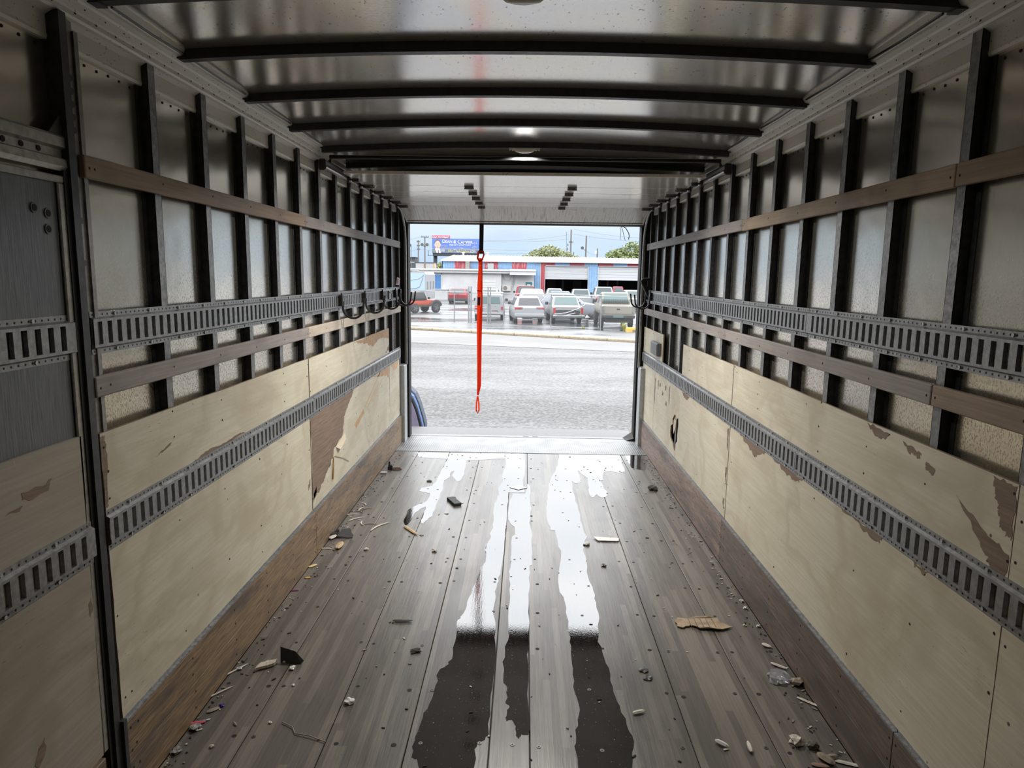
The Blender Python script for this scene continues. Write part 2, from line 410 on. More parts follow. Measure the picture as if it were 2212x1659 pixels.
# ---- E-track section: flanges, raised face with slots
def etrack(parent, s, x_mount, y0, y1, zc, x_out=0.013, slot0=0.030):
    """s = -1 left wall, +1 right wall; mounted on plane |x| = x_mount, raised towards the inside"""
    mb = MB()
    X = lambda w: s*(x_mount-w)
    def q(pts, m=0): mb.add([(X(w), y, zc+v) for y, v, w in pts], [(0, 1, 2, 3)], m)
    hv, fv, rv, sv, sw = 0.0635, 0.0475, 0.0420, 0.0340, 0.0116
    for sg in (-1, 1):
        mb.box(*sorted((X(0), X(0.0025))), y0, y1, *sorted((zc+sg*fv, zc+sg*hv)))
        q([(y0, sg*fv, 0.0025), (y1, sg*fv, 0.0025), (y1, sg*rv, x_out), (y0, sg*rv, x_out)])
        q([(y0, sg*rv, x_out), (y1, sg*rv, x_out), (y1, sg*sv, x_out), (y0, sg*sv, x_out)])
    ys = []; y = y0+slot0
    while y+sw < y1-0.008: ys.append(y); y += 0.0508
    prev = y0
    for y in ys:
        q([(prev, -sv, x_out), (y-sw, -sv, x_out), (y-sw, sv, x_out), (prev, sv, x_out)])
        # rolled slot lips
        for ya, yb in ((y-sw, y-sw+0.0012), (y+sw, y+sw-0.0012)):
            q([(ya, -sv, x_out), (ya, sv, x_out), (yb, sv, 0.0015), (yb, -sv, 0.0015)])
        for v in (-sv, sv):
            q([(y-sw, v, x_out), (y+sw, v, x_out), (y+sw-0.0012, v*0.97, 0.0015), (y-sw+0.0012, v*0.97, 0.0015)])
        prev = y+sw
    q([(prev, -sv, x_out), (y1, -sv, x_out), (y1, sv, x_out), (prev, sv, x_out)])
    for yy in (y0, y1):   # end caps of the raised part
        mb.add([(X(w), yy, zc+v) for v, w in ((-fv, 0.0025), (-rv, x_out), (-sv, x_out), (-sv, 0.009), (sv, 0.009), (sv, x_out), (rv, x_out), (fv, 0.0025))], [(0, 1, 2, 3, 4, 5, 6, 7)])
    # nail holes along both flanges and the odd rivet
    y = y0+0.012; i = 0
    while y < y1:
        for sg in (-1, 1):
            v = sg*0.0545; r = 0.0034
            mb.add([(X(0.003), y+r*math.cos(a)*0.9, zc+v+r*math.sin(a)) for a in [j*math.pi/3 for j in range(6)]], [(0, 1, 2, 3, 4, 5)], 1)
            if i % 8 == 4: mb.cyl((X(0.0025), y+0.012, zc+v), (-s, 0, 0), 0.0055, 0.004, 8, 2)
        y += 0.0254; i += 1
    return mb.obj('e_track', [GALV, HOLE, GALV_LIGHT], parent, fix=False)

def post(parent, s, y, z0=0.0, z1=2.414):
    mb = MB()
    xa, xb = s*PX, s*(SX-0.001)
    w = 0.0225
    mb.box(*sorted((s*PX, s*(PX+0.002))), y-w, y+w, z0, z1, 1)
    for sg in (-1, 1):
        mb.box(*sorted((xa, xb)), *sorted((y+sg*w, y+sg*(w-0.002))), z0, z1, 0)
        mb.box(*sorted((xb, s*(SX-0.003))), *sorted((y+sg*w, y+sg*(w+0.022))), z0, z1, 0)
    return mb.obj('post', [POST, POSTFACE], parent, fix=False)

def slat(parent, s, y0, y1, z0, z1, mat, seed=1):
    mb = MB().box(*sorted((s*PX, s*(PX-0.020))), y0, y1, z0, z1)
    o = mb.obj('wood_slat', mat, parent, bevel=0.006, bseg=3)
    dots = MB()
    for p in POSTS:
        if y0+0.03 < p < y1-0.03:
            dots.cyl((s*(PX-0.0195), p, (z0+z1)/2+random.uniform(-0.006, 0.006)), (-s, 0, 0), 0.0042, 0.001, 8)
    for p in (y0+0.02, y1-0.02): dots.cyl((s*(PX-0.0195), p, (z0+z1)/2-0.004), (-s, 0, 0), 0.0042, 0.001, 8)
    tag(dots.obj('screw_heads', HOLE, o), kind='stuff')
    return o
def ply(parent, s, outline, mat=PLY, holes=(), x=PX-0.010, th=0.010, name='plywood_panel', edge=TORN):
    o = MB().plate(outline, lambda u, v, w: (s*(x+th-w), u, v), 0.0, th, holes, 0, 1).obj(name, [mat, edge], parent)
    ya, yb = min(p[0] for p in outline), max(p[0] for p in outline); za, zb = min(p[1] for p in outline), max(p[1] for p in outline)
    d = MB(); RR = random.Random(int(ya*100))
    for yy in [p for p in POSTS if ya+0.02 < p < yb-0.02]+[ya+0.018, yb-0.018]:
        for zz in (0.35, 0.50, 0.66, 0.81, 1.03, 1.12, 1.205):
            if za < zz < zb and RR.random() < 0.5 and not (holes and 5.4 < yy < 5.8 and zz < 0.7): d.cyl((s*(x+0.0002), yy+RR.uniform(-0.012, 0.012), zz+RR.uniform(-0.02, 0.02)), (-s, 0, 0), RR.uniform(0.003, 0.0052), 0.0012, 7)
    if d.v: tag(d.obj('screw_heads', HOLE, o), kind='stuff')
    return o
def patch(parent, s, pts, x=PX-0.0104, seed=2, amp=0.009, n=7, mat=TORN, name='torn_patch'):
    """area where the face veneer has come off"""
    return MB().plate(jag(pts, amp, n, seed), lambda u, v, w: (s*(x-w), u, v), -0.0003, 0.0004).obj(name, mat, parent)
def peel(parent, s, pts, bend=0.02, x=PX-0.0105):
    """lifted curl of veneer hanging off the panel"""
    return MB().add([(s*(x-b), y, z) for (y, z), b in pts], [tuple(range(len(pts)))]).obj('veneer_splinter', plain('veneer', (0.55, 0.48, 0.36), 0.7), parent)

RP = [(1.30, 2.335), (1.284, 2.335), (1.281, 2.344), (1.283, 2.352), (1.283, 2.398), (1.266, 2.408), (1.257, 2.412), (1.252, 2.418), (1.250, 2.430),
      (1.244, 2.434), (1.236, 2.455), (1.230, 2.460), (1.215, 2.468), (1.205, 2.470), (1.196, 2.482), (1.190, 2.500), (1.20, 2.60), (1.30, 2.60)]
def side_wall(s, name):
    w = MB().box(*sorted((s*SX, s*(SX+0.012))), YF, YE, -0.10, 2.60).obj(name, SKIN)
    tag(w, kind='structure')
    # top rail extrusion
    r = MB().loft([[(s*x, y, z) for x, z in RP] for y in (YF, YE-0.05)])
    rr = r.obj('top_rail', RAIL, w)
    d = MB(); y = 0.3
    while y < 7.1:
        for dx, z in ((1.2495, 2.427), (1.2395, 2.447)):
            d.cyl((s*dx, y+(0.03 if z > 2.44 else 0), z), (-s, 0, 0.3), 0.0032, 0.0012, 6)
        y += 0.098
    tag(d.obj('rivet_holes', HOLE, rr), kind='stuff')
    # rivets under the rail band, four or five per bay
    d = MB()
    for p in POSTS:
        for k in range(5):
            d.cyl((s*SX, p+0.075+0.06*k, 2.318+random.uniform(-0.003, 0.003)), (-s, 0, 0), 0.0045, 0.002, 6)
    tag(d.obj('skin_rivets', HOLE, w), kind='stuff')
    for p in POSTS:
        if p < 7.2 and not (s < 0 and p < 2.3): post(w, s, p)
    return w

WL = side_wall(-1, 'wall_left'); WR = side_wall(1, 'wall_right')

# ---- left wall linings (rear of the side door)
slat(WL, -1, 2.045, 4.070, 1.982, 2.046, SLAT_BROWN); slat(WL, -1, 4.074, 7.13, 1.982, 2.046, SLAT_GREY)
slat(WL, -1, 2.020, 4.069, 1.345, 1.407, SLAT_GREY); slat(WL, -1, 4.073, 7.125, 1.345, 1.407, SLAT_PALE)
etrack(WL, -1, PX, 2.040, 4.072, 1.5345); etrack(WL, -1, PX, 4.076, 7.13, 1.5345)
pA = ply(WL, -1, jag([(2.040, 0.27), (4.066, 0.27), (4.068, 1.222), (2.033, 1.234)], 0.0022, 9, 4))
pB = ply(WL, -1, jag([(4.078, 0.27), (6.53, 0.27), (6.53, 1.222), (4.082, 1.222)], 0.0022, 9, 5))
pC = ply(WL, -1, [(6.537, 0.27), (7.06, 0.27), (7.06, 0.93), (6.537, 0.93)])
etrack(WL, -1, PX-0.010, 2.03, 4.136, 0.9295); etrack(WL, -1, PX-0.010, 4.140, 7.075, 0.9315)
# torn veneer, left
patch(pB, -1, [(4.085, 0.872), (5.16, 0.872), (5.02, 0.80), (4.85, 0.72), (4.80, 0.60), (4.58, 0.56), (4.55, 0.50), (4.42, 0.455), (4.30, 0.40), (4.09, 0.335)], seed=11, amp=0.012)
patch(pB, -1, [(5.22, 1.218), (6.525, 1.220), (6.525, 1.135), (6.35, 1.15), (6.1, 1.165), (5.85, 1.12), (5.55, 1.17)], seed=12, mat=plain('veneer_tan', (0.42, 0.27, 0.16), 0.7, 0, 0.2, 20))
patch(pB, -1, [(6.35, 1.01), (6.525, 1.02), (6.525, 1.07), (6.47, 1.05)], seed=14)
patch(pB, -1, [(5.83, 0.865), (6.52, 0.868), (6.52, 0.74), (6.40, 0.80), (6.1, 0.83)], seed=15, mat=plain('veneer_orange', (0.50, 0.32, 0.19), 0.7, 0, 0.2, 20))
patch(pC, -1, [(6.60, 0.865), (7.03, 0.868), (6.93, 0.79), (6.75, 0.80)], seed=16, mat=plain('veneer_orange_pale', (0.55, 0.36, 0.22), 0.7, 0, 0.2, 20))
patch(pB, -1, [(5.15, 0.60), (5.45, 0.66), (5.47, 0.62), (5.2, 0.555)], seed=17, amp=0.006, mat=plain('veneer_amber', (0.50, 0.33, 0.18), 0.7, 0, 0.2, 20))
for (ya, za, yb, zb, ww) in ((5.5, 0.66, 6.1, 0.86, 0.012), (5.6, 0.64, 6.05, 0.78, 0.009), (5.75, 0.66, 6.2, 0.79, 0.008), (4.45, 0.46, 4.9, 0.555, 0.010)):
    patch(pB, -1, [(ya, za), (yb, zb), (yb, zb+ww), (ya, za+ww)], seed=int(ya*100), amp=0.004, n=5, mat=plain('veneer_scrape', (0.56, 0.40, 0.20), 0.7))
patch(pA, -1, [(2.60, 0.994), (3.12, 0.995), (3.05, 1.006), (2.85, 1.000), (2.75, 1.010), (2.66, 0.999)], seed=18, amp=0.003)
patch(pA, -1, [(2.34, 1.082), (2.44, 1.10), (2.45, 1.108), (2.38, 1.096)], seed=19, amp=0.003)
patch(pA, -1, [(2.030, 1.22), (2.055, 1.225), (2.06, 1.15), (2.05, 1.02), (2.045, 1.0), (2.032, 1.0)], seed=20, amp=0.004, n=5)
for y0_, y1_, z_ in ((4.00, 4.04, 0.44), (4.10, 4.16, 0.36)):
    patch(pB if y0_ > 4.07 else pA, -1, [(y0_, z_), (y1_, z_+0.02), (y1_, z_+0.06), (y0_, z_+0.03)], seed=int(z_*1000), amp=0.004)
peel(pB, -1, [((4.62, 0.553), 0.0), ((4.86, 0.60), 0.001), ((4.83, 0.565), 0.018), ((4.66, 0.53), 0.022)])
MB().tube([(-1.249, 4.55, 0.50), (-1.242, 4.52, 0.44), (-1.246, 4.51, 0.36)], [0.006, 0.011, 0.012], 4, flat=(0.4, 1)).obj('veneer_splinter', plain('splinter_amber', (0.40, 0.22, 0.06), 0.6), pB)
MB().tube([(-1.250, 4.58, 0.50), (-1.247, 4.80, 0.43), (-1.249, 4.95, 0.365)], 0.0018, 4).obj('veneer_splinter', plain('splinter_dark', (0.2, 0.16, 0.11), 0.6), pB)
MB().box(-1.2605, -1.2515, 4.0685, 4.0785, 0.29, 0.86).obj('panel_gap', HOLE, WL)

def kick(parent, s, y0, y1, z1, mat):
    for za, zb in ((0.0, z1*0.5-0.001), (z1*0.5+0.001, z1)):
        o = MB().box(*sorted((s*PX, s*1.237)), y0, y1, za, zb).obj('kick_board', mat, parent, bevel=0.0008)
        d = MB()
        for p in POSTS:
            if y0+0.02 < p < y1-0.02:
                for z in ((za+zb)/2-0.03, (za+zb)/2+0.035):
                    d.cyl((s*1.2372, p+random.uniform(-0.01, 0.01), z), (-s, 0, 0), 0.0048, 0.0008, 7)
        for z in (za+0.03, zb-0.03):
            for p in (y0+0.018, y1-0.018): d.cyl((s*1.2372, p, z), (-s, 0, 0), 0.0048, 0.0008, 7)
        tag(d.obj('screw_heads', HOLE, o), kind='stuff')
    MB().box(*sorted((s*PX, s*1.2375)), y0, y1, z1, z1+0.004).box(*sorted((s*(PX-0.010), s*(PX-0.0125))), y0, y1, z1, z1+0.012).obj('kick_cap', POSTFACE, parent)
kick(WL, -1, 2.035, 4.080, 0.284, KICK_L); kick(WL, -1, 4.084, 7.08, 0.284, KICK_L)

# ---- right wall linings
slat(WR, 1, 0.10, 2.090, 1.990, 2.056, SLAT_BROWN); slat(WR, 1, 2.094, 4.086, 1.990, 2.056, SLAT_TAN); slat(WR, 1, 4.089, 7.24, 1.994, 2.058, SLAT_GREY)
slat(WR, 1, 0.10, 2.094, 1.352, 1.416, SLAT_BROWN); slat(WR, 1, 2.099, 4.30, 1.352, 1.416, SLAT_GREY); slat(WR, 1, 4.303, 7.26, 1.352, 1.416, SLAT_GREY)
etrack(WR, 1, PX, 0.045, 3.090, 1.5355); etrack(WR, 1, PX, 3.094, 6.14, 1.5355); etrack(WR, 1, PX, 6.144, 7.22, 1.5355)
qN = ply(WR, 1, [(0.10, 0.262), (1.6965, 0.262), (1.6965, 1.228), (0.10, 1.228)])
qA = ply(WR, 1, jag([(1.7005, 0.262), (4.100, 0.262), (4.100, 1.223), (1.7005, 1.226)], 0.0022, 9, 6))
hole = [(5.50, 0.635), (5.535, 0.60), (5.60, 0.635), (5.66, 0.60), (5.70, 0.575), (5.685, 0.53), (5.755, 0.50), (5.765, 0.44), (5.745, 0.405), (5.66, 0.385), (5.60, 0.345), (5.555, 0.33), (5.535, 0.40), (5.49, 0.425), (5.50, 0.47), (5.485, 0.53), (5.475, 0.58)]
hole = jag(hole, 0.006, 2, 8)
qB = ply(WR, 1, [(4.106, 0.262), (6.548, 0.262), (6.548, 0.93), (5.437, 0.93), (5.437, 1.215), (4.106, 1.221)], holes=[hole])
ply(WR, 1, [(6.553, 0.262), (7.225, 0.262), (7.225, 0.93), (6.553, 0.93)])
ply(WR, 1, [(6.236, 0.93), (6.69, 0.93), (6.69, 1.222), (6.236, 1.224)]); ply(WR, 1, [(6.694, 0.93), (7.235, 0.93), (7.235, 1.224), (6.694, 1.222)])
etrack(WR, 1, PX-0.010, 0.02, 3.070, 0.919); etrack(WR, 1, PX-0.010, 3.074, 6.12, 0.919); etrack(WR, 1, PX-0.010, 6.124, 7.225, 0.919)
kick(WR, 1, 0.10, 2.094, 0.272, KICK_R); kick(WR, 1, 2.098, 4.114, 0.272, KICK_R); kick(WR, 1, 4.118, 7.24, 0.272, m_kick('kick_wood_pink', (0.22, 0.15, 0.115), (0.36, 0.26, 0.21)))
PALE = plain('veneer_pale', (0.58, 0.50, 0.37), 0.7, 0, 0.15, 30)
patch(qB, 1, [(5.46, 0.63), (5.53, 0.72), (5.60, 0.70), (5.64, 0.66), (5.68, 0.60), (5.60, 0.63), (5.54, 0.60)], seed=21, amp=0.007, mat=PALE)
patch(qB, 1, [(5.53, 0.33), (5.60, 0.345), (5.59, 0.295), (5.545, 0.285)], seed=22, amp=0.005, mat=PALE)
MB().plate(jag([(5.60, 0.62), (5.66, 0.60), (5.70, 0.52), (5.66, 0.455), (5.615, 0.50)], 0.006, 3, 5), lambda u, v, w: (1.262-(0.58-v)*0.05+w, u, v), 0, 0.004).obj('veneer_splinter', PALE, qB)
# torn veneer, right
patch(qB, 1, [(5.15, 0.853), (5.40, 0.855), (5.33, 0.82), (5.22, 0.815)], seed=23, amp=0.006)
patch(qA, 1, [(3.48, 0.853), (3.92, 0.855), (3.80, 0.825), (3.64, 0.79), (3.58, 0.815)], seed=24)
patch(qA, 1, [(3.0, 0.855), (3.40, 0.855), (3.2, 0.828), (3.08, 0.822)], seed=25)
patch(qA, 1, [(2.30, 0.856), (2.62, 0.855), (2.46, 0.836), (2.34, 0.828)], seed=26)
patch(qA, 1, [(2.03, 0.853), (2.12, 0.855), (2.06, 0.832)], seed=27)
patch(qA, 1, [(1.706, 1.22), (1.80, 1.222), (1.785, 1.18), (1.762, 1.14), (1.752, 1.10), (1.725, 1.09), (1.706, 1.08)], seed=28, amp=0.006)
patch(qA, 1, [(1.706, 1.04), (1.80, 1.065), (1.94, 1.125), (1.84, 1.045), (1.79, 1.005), (1.77, 0.985), (1.755, 0.93), (1.735, 0.905), (1.706, 0.90)], seed=29, amp=0.006)
patch(qA, 1, [(2.32, 1.212), (2.48, 1.220), (2.42, 1.185), (2.35, 1.188)], seed=30, amp=0.006)
patch(qA, 1, [(2.13, 1.195), (2.24, 1.21), (2.20, 1.18), (2.14, 1.178)], seed=31, amp=0.006)
patch(qA, 1, [(2.05, 1.165), (2.10, 1.18), (2.10, 1.155), (2.06, 1.145)], seed=32, amp=0.003)
for y, z0_, z1_ in ((6.50, 0.80, 0.55), (6.35, 0.80, 0.70), (5.85, 0.82, 0.66), (4.12, 0.84, 0.70), (4.115, 0.60, 0.50), (4.13, 0.40, 0.33)):
    patch(qB, 1, [(y, z0_), (y+0.035, z0_-0.01), (y+0.03, z1_+0.03), (y+0.005, z1_)], seed=int(y*77+z0_*10), amp=0.007, n=5)
for y, z in ((6.25, 0.78), (6.12, 0.72), (6.0, 0.79), (5.95, 0.66)):
    patch(qB, 1, [(y, z), (y+0.05, z+0.01), (y+0.06, z-0.03), (y+0.01, z-0.03)], seed=int(y*91), amp=0.006)
MB().box(1.2530, 1.2605, 1.6965, 1.7035, 0.27, 1.22).obj('panel_gap', TORN, WR)
MB().box(1.2515, 1.2605, 4.099, 4.107, 0.27, 1.22).obj('panel_gap', HOLE, WR)

# ---- side door in the left wall, nearest the camera
SD = thing('door_2', (-1.27, 1.0, 0), 'closed side door with grey panel, track and plywood in the left wall', None, kind='structure'); del SD['label']
SD['label'] = 'grey side door with plywood lower half, leftmost in the photo'
def sd(mb, name, mats, **k):
    o = mb.obj(name, mats, None, **k); o.parent = SD; o.matrix_parent_inverse = Matrix.Translation((1.27, -1.0, 0)); return o
def m_doorgrey():
    t = NT('door_sheet_grey'); g = t.noise(t.co((10, 46, 3)), 4, 5, 0.6); d = t.noise(t.co(), 2.5, 3)
    b = t.ramp(g, [(0.3, (0.105, 0.112, 0.118)), (0.7, (0.17, 0.178, 0.185))])
    b = t.mix(t.ramp(d, [(0.55, 0), (0.75, 0.5)]), b, (0.22, 0.225, 0.23))
    return t.out(b, 0.42, 0.6, normal=t.bump(g, 0.25, 0.004))
sd(MB().box(-1.275, -1.268, 0.35, 1.945, 0.24, 1.955), 'door_sheet', m_doorgrey())
ALU = m_galv('door_aluminium', (0.30, 0.285, 0.26), (0.48, 0.46, 0.43), 0.40, 0.7, 50)
sd(MB().box(-1.268, -1.258, 0.35, 1.975, 1.955, 1.975).box(-1.268, -1.259, 1.945, 1.975, 0.24, 1.955), 'door_edge_frame', ALU, bevel=0.003)
o = sd(MB().plate(jag([(0.35, 0.24), (1.940, 0.24), (1.955, 1.245), (0.35, 1.245)], 0.003, 7, 3), lambda u, v, w: (-1.268+w, u, v), 0, 0.009), 'plywood_panel', PLY_GREY)
for k_, pts in enumerate((((1.70, 1.155), (1.78, 1.15), (1.82, 1.16), (1.80, 1.13), (1.74, 1.125), (1.70, 1.135)), ((1.64, 1.115), (1.70, 1.122), (1.69, 1.11)), ((1.665, 0.40), (1.70, 0.43), (1.70, 0.47), (1.675, 0.455), (1.655, 0.42)), ((1.93, 0.70), (1.945, 0.72), (1.94, 0.755), (1.927, 0.74)))):
    q_ = MB().plate(jag(list(pts), 0.004, 3, 50+k_), lambda u, v, w: (-1.2588+w, u, v), 0, 0.0005).obj('torn_patch', TORN, o)
for zc in (1.531, 0.921):
    t_ = etrack(None, -1, 1.268 if zc > 1.2 else 1.259, 0.46, 1.965, zc, slot0=0.028); t_.parent = SD; t_.matrix_parent_inverse = Matrix.Translation((1.27, -1.0, 0))
for y, z in ((1.905, 1.870), (1.852, 1.880), (1.902, 1.828)):
    sd(MB().cyl((-1.268, y, z), (1, 0, 0), 0.014, 0.003, 14, 0).cyl((-1.2655, y, z), (1, 0, 0), 0.0095, 0.0012, 10, 1), 'bolt', [m_galv('bolt_steel', (0.10, 0.10, 0.10), (0.17, 0.17, 0.17)), HOLE])
sd(MB().box(-1.296, -1.245, 0.35, 1.93, 0.0, 0.24), 'kick_board', KICK_L, bevel=0.003)
# header over the side door, and its dark frame posts
HD = MB()
HD.loft([[(x, y, z) for x, z in ((-1.296, 2.085), (-1.262, 2.085), (-1.256, 2.078), (-1.256, 2.052), (-1.268, 2.046), (-1.268, 2.026), (-1.256, 2.020), (-1.254, 2.000), (-1.262, 1.988), (-1.296, 1.988))] for y in (0.30, 2.0)])
hd = HD.obj('door_header', ALU, WL)
for k in range(8): MB().cyl((-1.2672, 1.89-0.064*k, 2.036), (1, 0, 0), 0.008, 0.0015, 8).obj('bolt_hole', HOLE, hd)
MB().add([(-1.262, 1.93, 2.086), (-1.262, 2.01, 2.086), (-1.262, 2.01, 2.17), (-1.265, 1.93, 2.086), (-1.265, 2.01, 2.086), (-1.265, 2.01, 2.17)], [(0, 1, 2), (3, 5, 4), (0, 2, 5, 3)]).obj('gusset', POST, hd)
cp = MB().box(-1.296, -1.247, 1.985, 2.016, 0.0, 2.412, 0).box(-1.296, -1.262, 2.016, 2.062, 0.30, 2.404, 1).box(-1.296, -1.256, 2.060, 2.078, 0.30, 2.38, 1).box(-1.262, -1.258, 2.016, 2.021, 0.30, 2.412, 1)
cpo = cp.obj('corner_post', [POST, m_galv('corner_post_face', (0.20, 0.19, 0.18), (0.36, 0.345, 0.33), 0.42, 0.75, 40)], WL)
for z in (2.25, 2.215, 2.18, 2.145, 2.11, 1.86, 1.74): MB().cyl((-1.2625, 2.038, z), (1, 0, 0), 0.009, 0.004, 10).obj('bolt', BOW, cpo)
MB().box(-1.262, -1.236, 2.016, 2.034, 0.0, 0.30).obj('post_foot', POST, WL)
MB().box(-1.262, -1.2555, 1.968, 1.984, 0.0, 1.99).obj('door_seal', BLACK, WL)

# ---- front bulkhead behind the camera
tag(MB().box(-1.30, 1.30, YF-0.03, YF, -0.10, 2.62).obj('wall_front', m_ply('bulkhead_ply', 1.0, 1.1)), kind='structure')

# ---- ceiling: sheets between roof bows
BY = [2.10-0.58*k for k in range(6, 0, -1)]+[2.10]+[2.03+0.58*k for k in range(1, 10)]
ce = MB().box(-1.30, 1.30, YF, 7.40, 2.60, 2.62).obj('ceiling', plain('roof_outer', (0.5, 0.5, 0.5), 0.5)); tag(ce, kind='structure')
ys = [YF]+[b for b in BY if YF < b < 7.3]+[7.36]
for a, b in zip(ys[:-1], ys[1:]):
    mb = MB(); nx, ny = 24, 5; rows = []
    for j in range(ny+1):
        y = a+(b-a)*j/ny; sag = -0.0008*math.sin(math.pi*j/ny)
        rows.append([(x, y, roof_z(x, y)+sag*(1-(x/1.21)**2)) for x in [-1.205+2.41*i/nx for i in range(nx+1)]])
    mb.loft(rows, closed=False); mb.obj('roof_sheet', ROOF, ce, smooth=True, fix=False)
for b in BY:
    if not YF+0.1 < b < 7.2: continue
    mb = MB(); n = 24; prof = [(-0.017, 0.0), (-0.017, -0.034), (0.021, -0.034), (0.021, -0.031), (0.015, -0.031), (0.015, 0.0)]
    rings = []
    for i in range(n+1):
        x = -1.215+2.43*i/n
        rings.append([(x, b+p, roof_z(x, b)+q_) for p, q_ in prof])
    mb.loft(rings); bo = mb.obj('roof_bow', BOW, ce, smooth=True)
    for s in (-1, 1):
        MB().box(*sorted((s*1.222, s*1.19)), b-0.022, b+0.026, 2.462, 2.467).obj('bow_clip', POST, bo)
        if b+0.35 < 7.2: MB().tube([(s*1.193, b+0.05, 2.474), (s*1.196, b+0.29, 2.472), (s*1.193, b+0.52, 2.474)], 0.004, 5).obj('wire_run', BLACK, bo)

# ---- rear frame and header
fr = MB().box(-1.30, -1.193, 7.30, 7.445, -0.10, 2.60).box(1.193, 1.30, 7.30, 7.445, -0.10, 2.60).box(-1.193, 1.193, 7.32, 7.445, 2.245, 2.60)
fro = fr.obj('wall_rear', FRAME, bevel=0.004); tag(fro, 'dark steel frame around the open rear doorway', kind='structure')
for s in (-1, 1):
    MB().box(*sorted((s*1.296, s*1.207)), 7.09, 7.255, 0.0, 0.80 if s < 0 else 0.81).obj('track_guard', GALV_LIGHT, fro, bevel=0.003)
    for z in (0.25, 0.62, 1.02, 1.45, 1.86): MB().cyl((s*1.1925, 7.37, z), (-s, 0, 0), 0.007, 0.002, 8).obj('bolt', HOLE, fro)

# ---- roll-up door stored under the roof
RD = thing('door_1', (0, 5.7, 2.36), 'white sectional roll-up door raised under the rear of the roof', None, kind='structure')
def rd(mb, name, mats, **k):
    o = mb.obj(name, mats, None, **k); o.parent = RD; o.matrix_parent_inverse = Matrix.Translation((0, -5.7, -2.36)); return o
js = [4.64, 5.215, 5.585, 5.95, 6.315, 6.68]
for a, b in zip(js[:-1], js[1:]):
    rd(MB().box(-1.165, 1.165, a+0.003, b-0.003, 2.357, 2.378), 'door_panel', RDOOR, bevel=0.003)
ux, uz = 0.945, -0.327      # direction of the lowest, tilted panel
def tp(u, w): return (6.688+u*ux-w*uz*-1, 2.357+u*uz+w*ux)
pp = [tp(0, 0), tp(0.40, 0), tp(0.40, 0.021), tp(0, 0.021)]
rd(MB().loft([[(x, y, z) for y, z in pp] for x in (-1.165, 1.165)]), 'door_panel', RDOOR)
pp = [tp(0.385, -0.006), tp(0.412, -0.006), tp(0.412, 0.02), tp(0.385, 0.02)]
rd(MB().loft([[(x, y, z) for y, z in pp] for x in (-1.165, 1.165)]), 'bottom_seal', BLACK)
pp = [tp(0.335, -0.006), tp(0.347, -0.006), tp(0.347, 0.0), tp(0.335, 0.0)]
rd(MB().loft([[(x, y, z) for y, z in pp] for x in (-1.15, 1.15)]), 'bottom_rail', m_galv('door_rail', (0.2, 0.19, 0.18), (0.32, 0.30, 0.28)))
HNG = m_galv('hinge_steel', (0.07, 0.065, 0.06), (0.16, 0.15, 0.14), 0.4, 0.8, 40)
for y in js[1:]:
    for x in (-0.40, 0.345, -1.12, 1.12):
        mb = MB(); w = 0.034
        mb.add([(x+a, y+b, 2.357-c) for a, b, c in ((-w, -0.035, 0), (w, -0.035, 0), (w, 0.035, 0), (-w, 0.035, 0), (-w*0.75, -0.014, 0.022), (w*0.75, -0.014, 0.022), (w*0.75, 0.014, 0.022), (-w*0.75, 0.014, 0.022))],
               [(0, 1, 2, 3), (4, 7, 6, 5), (0, 4, 5, 1), (1, 5, 6, 2), (2, 6, 7, 3), (3, 7, 4, 0)])
        mb.tube([(x-w, y, 2.342), (x+w, y, 2.342)], 0.007, 8)
        rd(mb, 'hinge', HNG, bevel=0.002)
for y in [4.89]+js[1:]:
    for s in (-1, 1):
        mb = MB().tube([(s*1.12, y, 2.352), (s*1.195, y, 2.352)], 0.006, 8).cyl((s*1.185, y, 2.352), (s, 0, 0), 0.022, 0.014, 12)
        mb.box(*sorted((s*1.165, s*1.12)), y-0.025, y+0.025, 2.336, 2.357)
        rd(mb, 'roller', HNG)
TRK = m_galv('door_track', (0.34, 0.335, 0.325), (0.52, 0.515, 0.50), 0.34, 0.85, 30)
for s in (-1, 1):
    path = [(s*1.205, 7.215, 0.80), (s*1.205, 7.215, 1.95)]+[(s*1.205, 6.86+0.355*math.cos(a), 2.0+0.358*math.sin(a)) for a in [math.pi/2*i/9 for i in range(10)]][1:]+[(s*1.205, 6.6, 2.358), (s*1.205, 4.36, 2.358)]
    rd(MB().tube(path, 0.0115, 8), 'door_track', TRK, smooth=True)
    rd(MB().box(*sorted((s*1.232, s*1.218)), 4.36, 5.0, 2.352, 2.395).box(*sorted((s*1.232, s*1.200)), 4.36, 5.0, 2.392, 2.398), 'track_channel', TRK)
    rd(MB().box(*sorted((s*1.238, s*1.196)), 4.335, 4.36, 2.335, 2.402), 'track_end_cap', BLACK, bevel=0.008)
    rd(MB().box(*sorted((s*1.25, s*1.235)), 4.60, 4.62, 2.38, 2.47).box(*sorted((s*1.25, s*1.19)), 4.60, 4.62, 2.455, 2.462), 'track_bracket', POST)
    rd(MB().tube([(s*1.222, 7.262, 0.78), (s*1.222, 7.262, 2.10)], 0.008, 6), 'cable_tube', TRK)
# torsion shaft and spring across the rear, dim above the door
rd(MB().tube([(-1.19, 4.42, 2.425), (1.19, 4.42, 2.425)], 0.012, 8), 'torsion_shaft', BLACK)

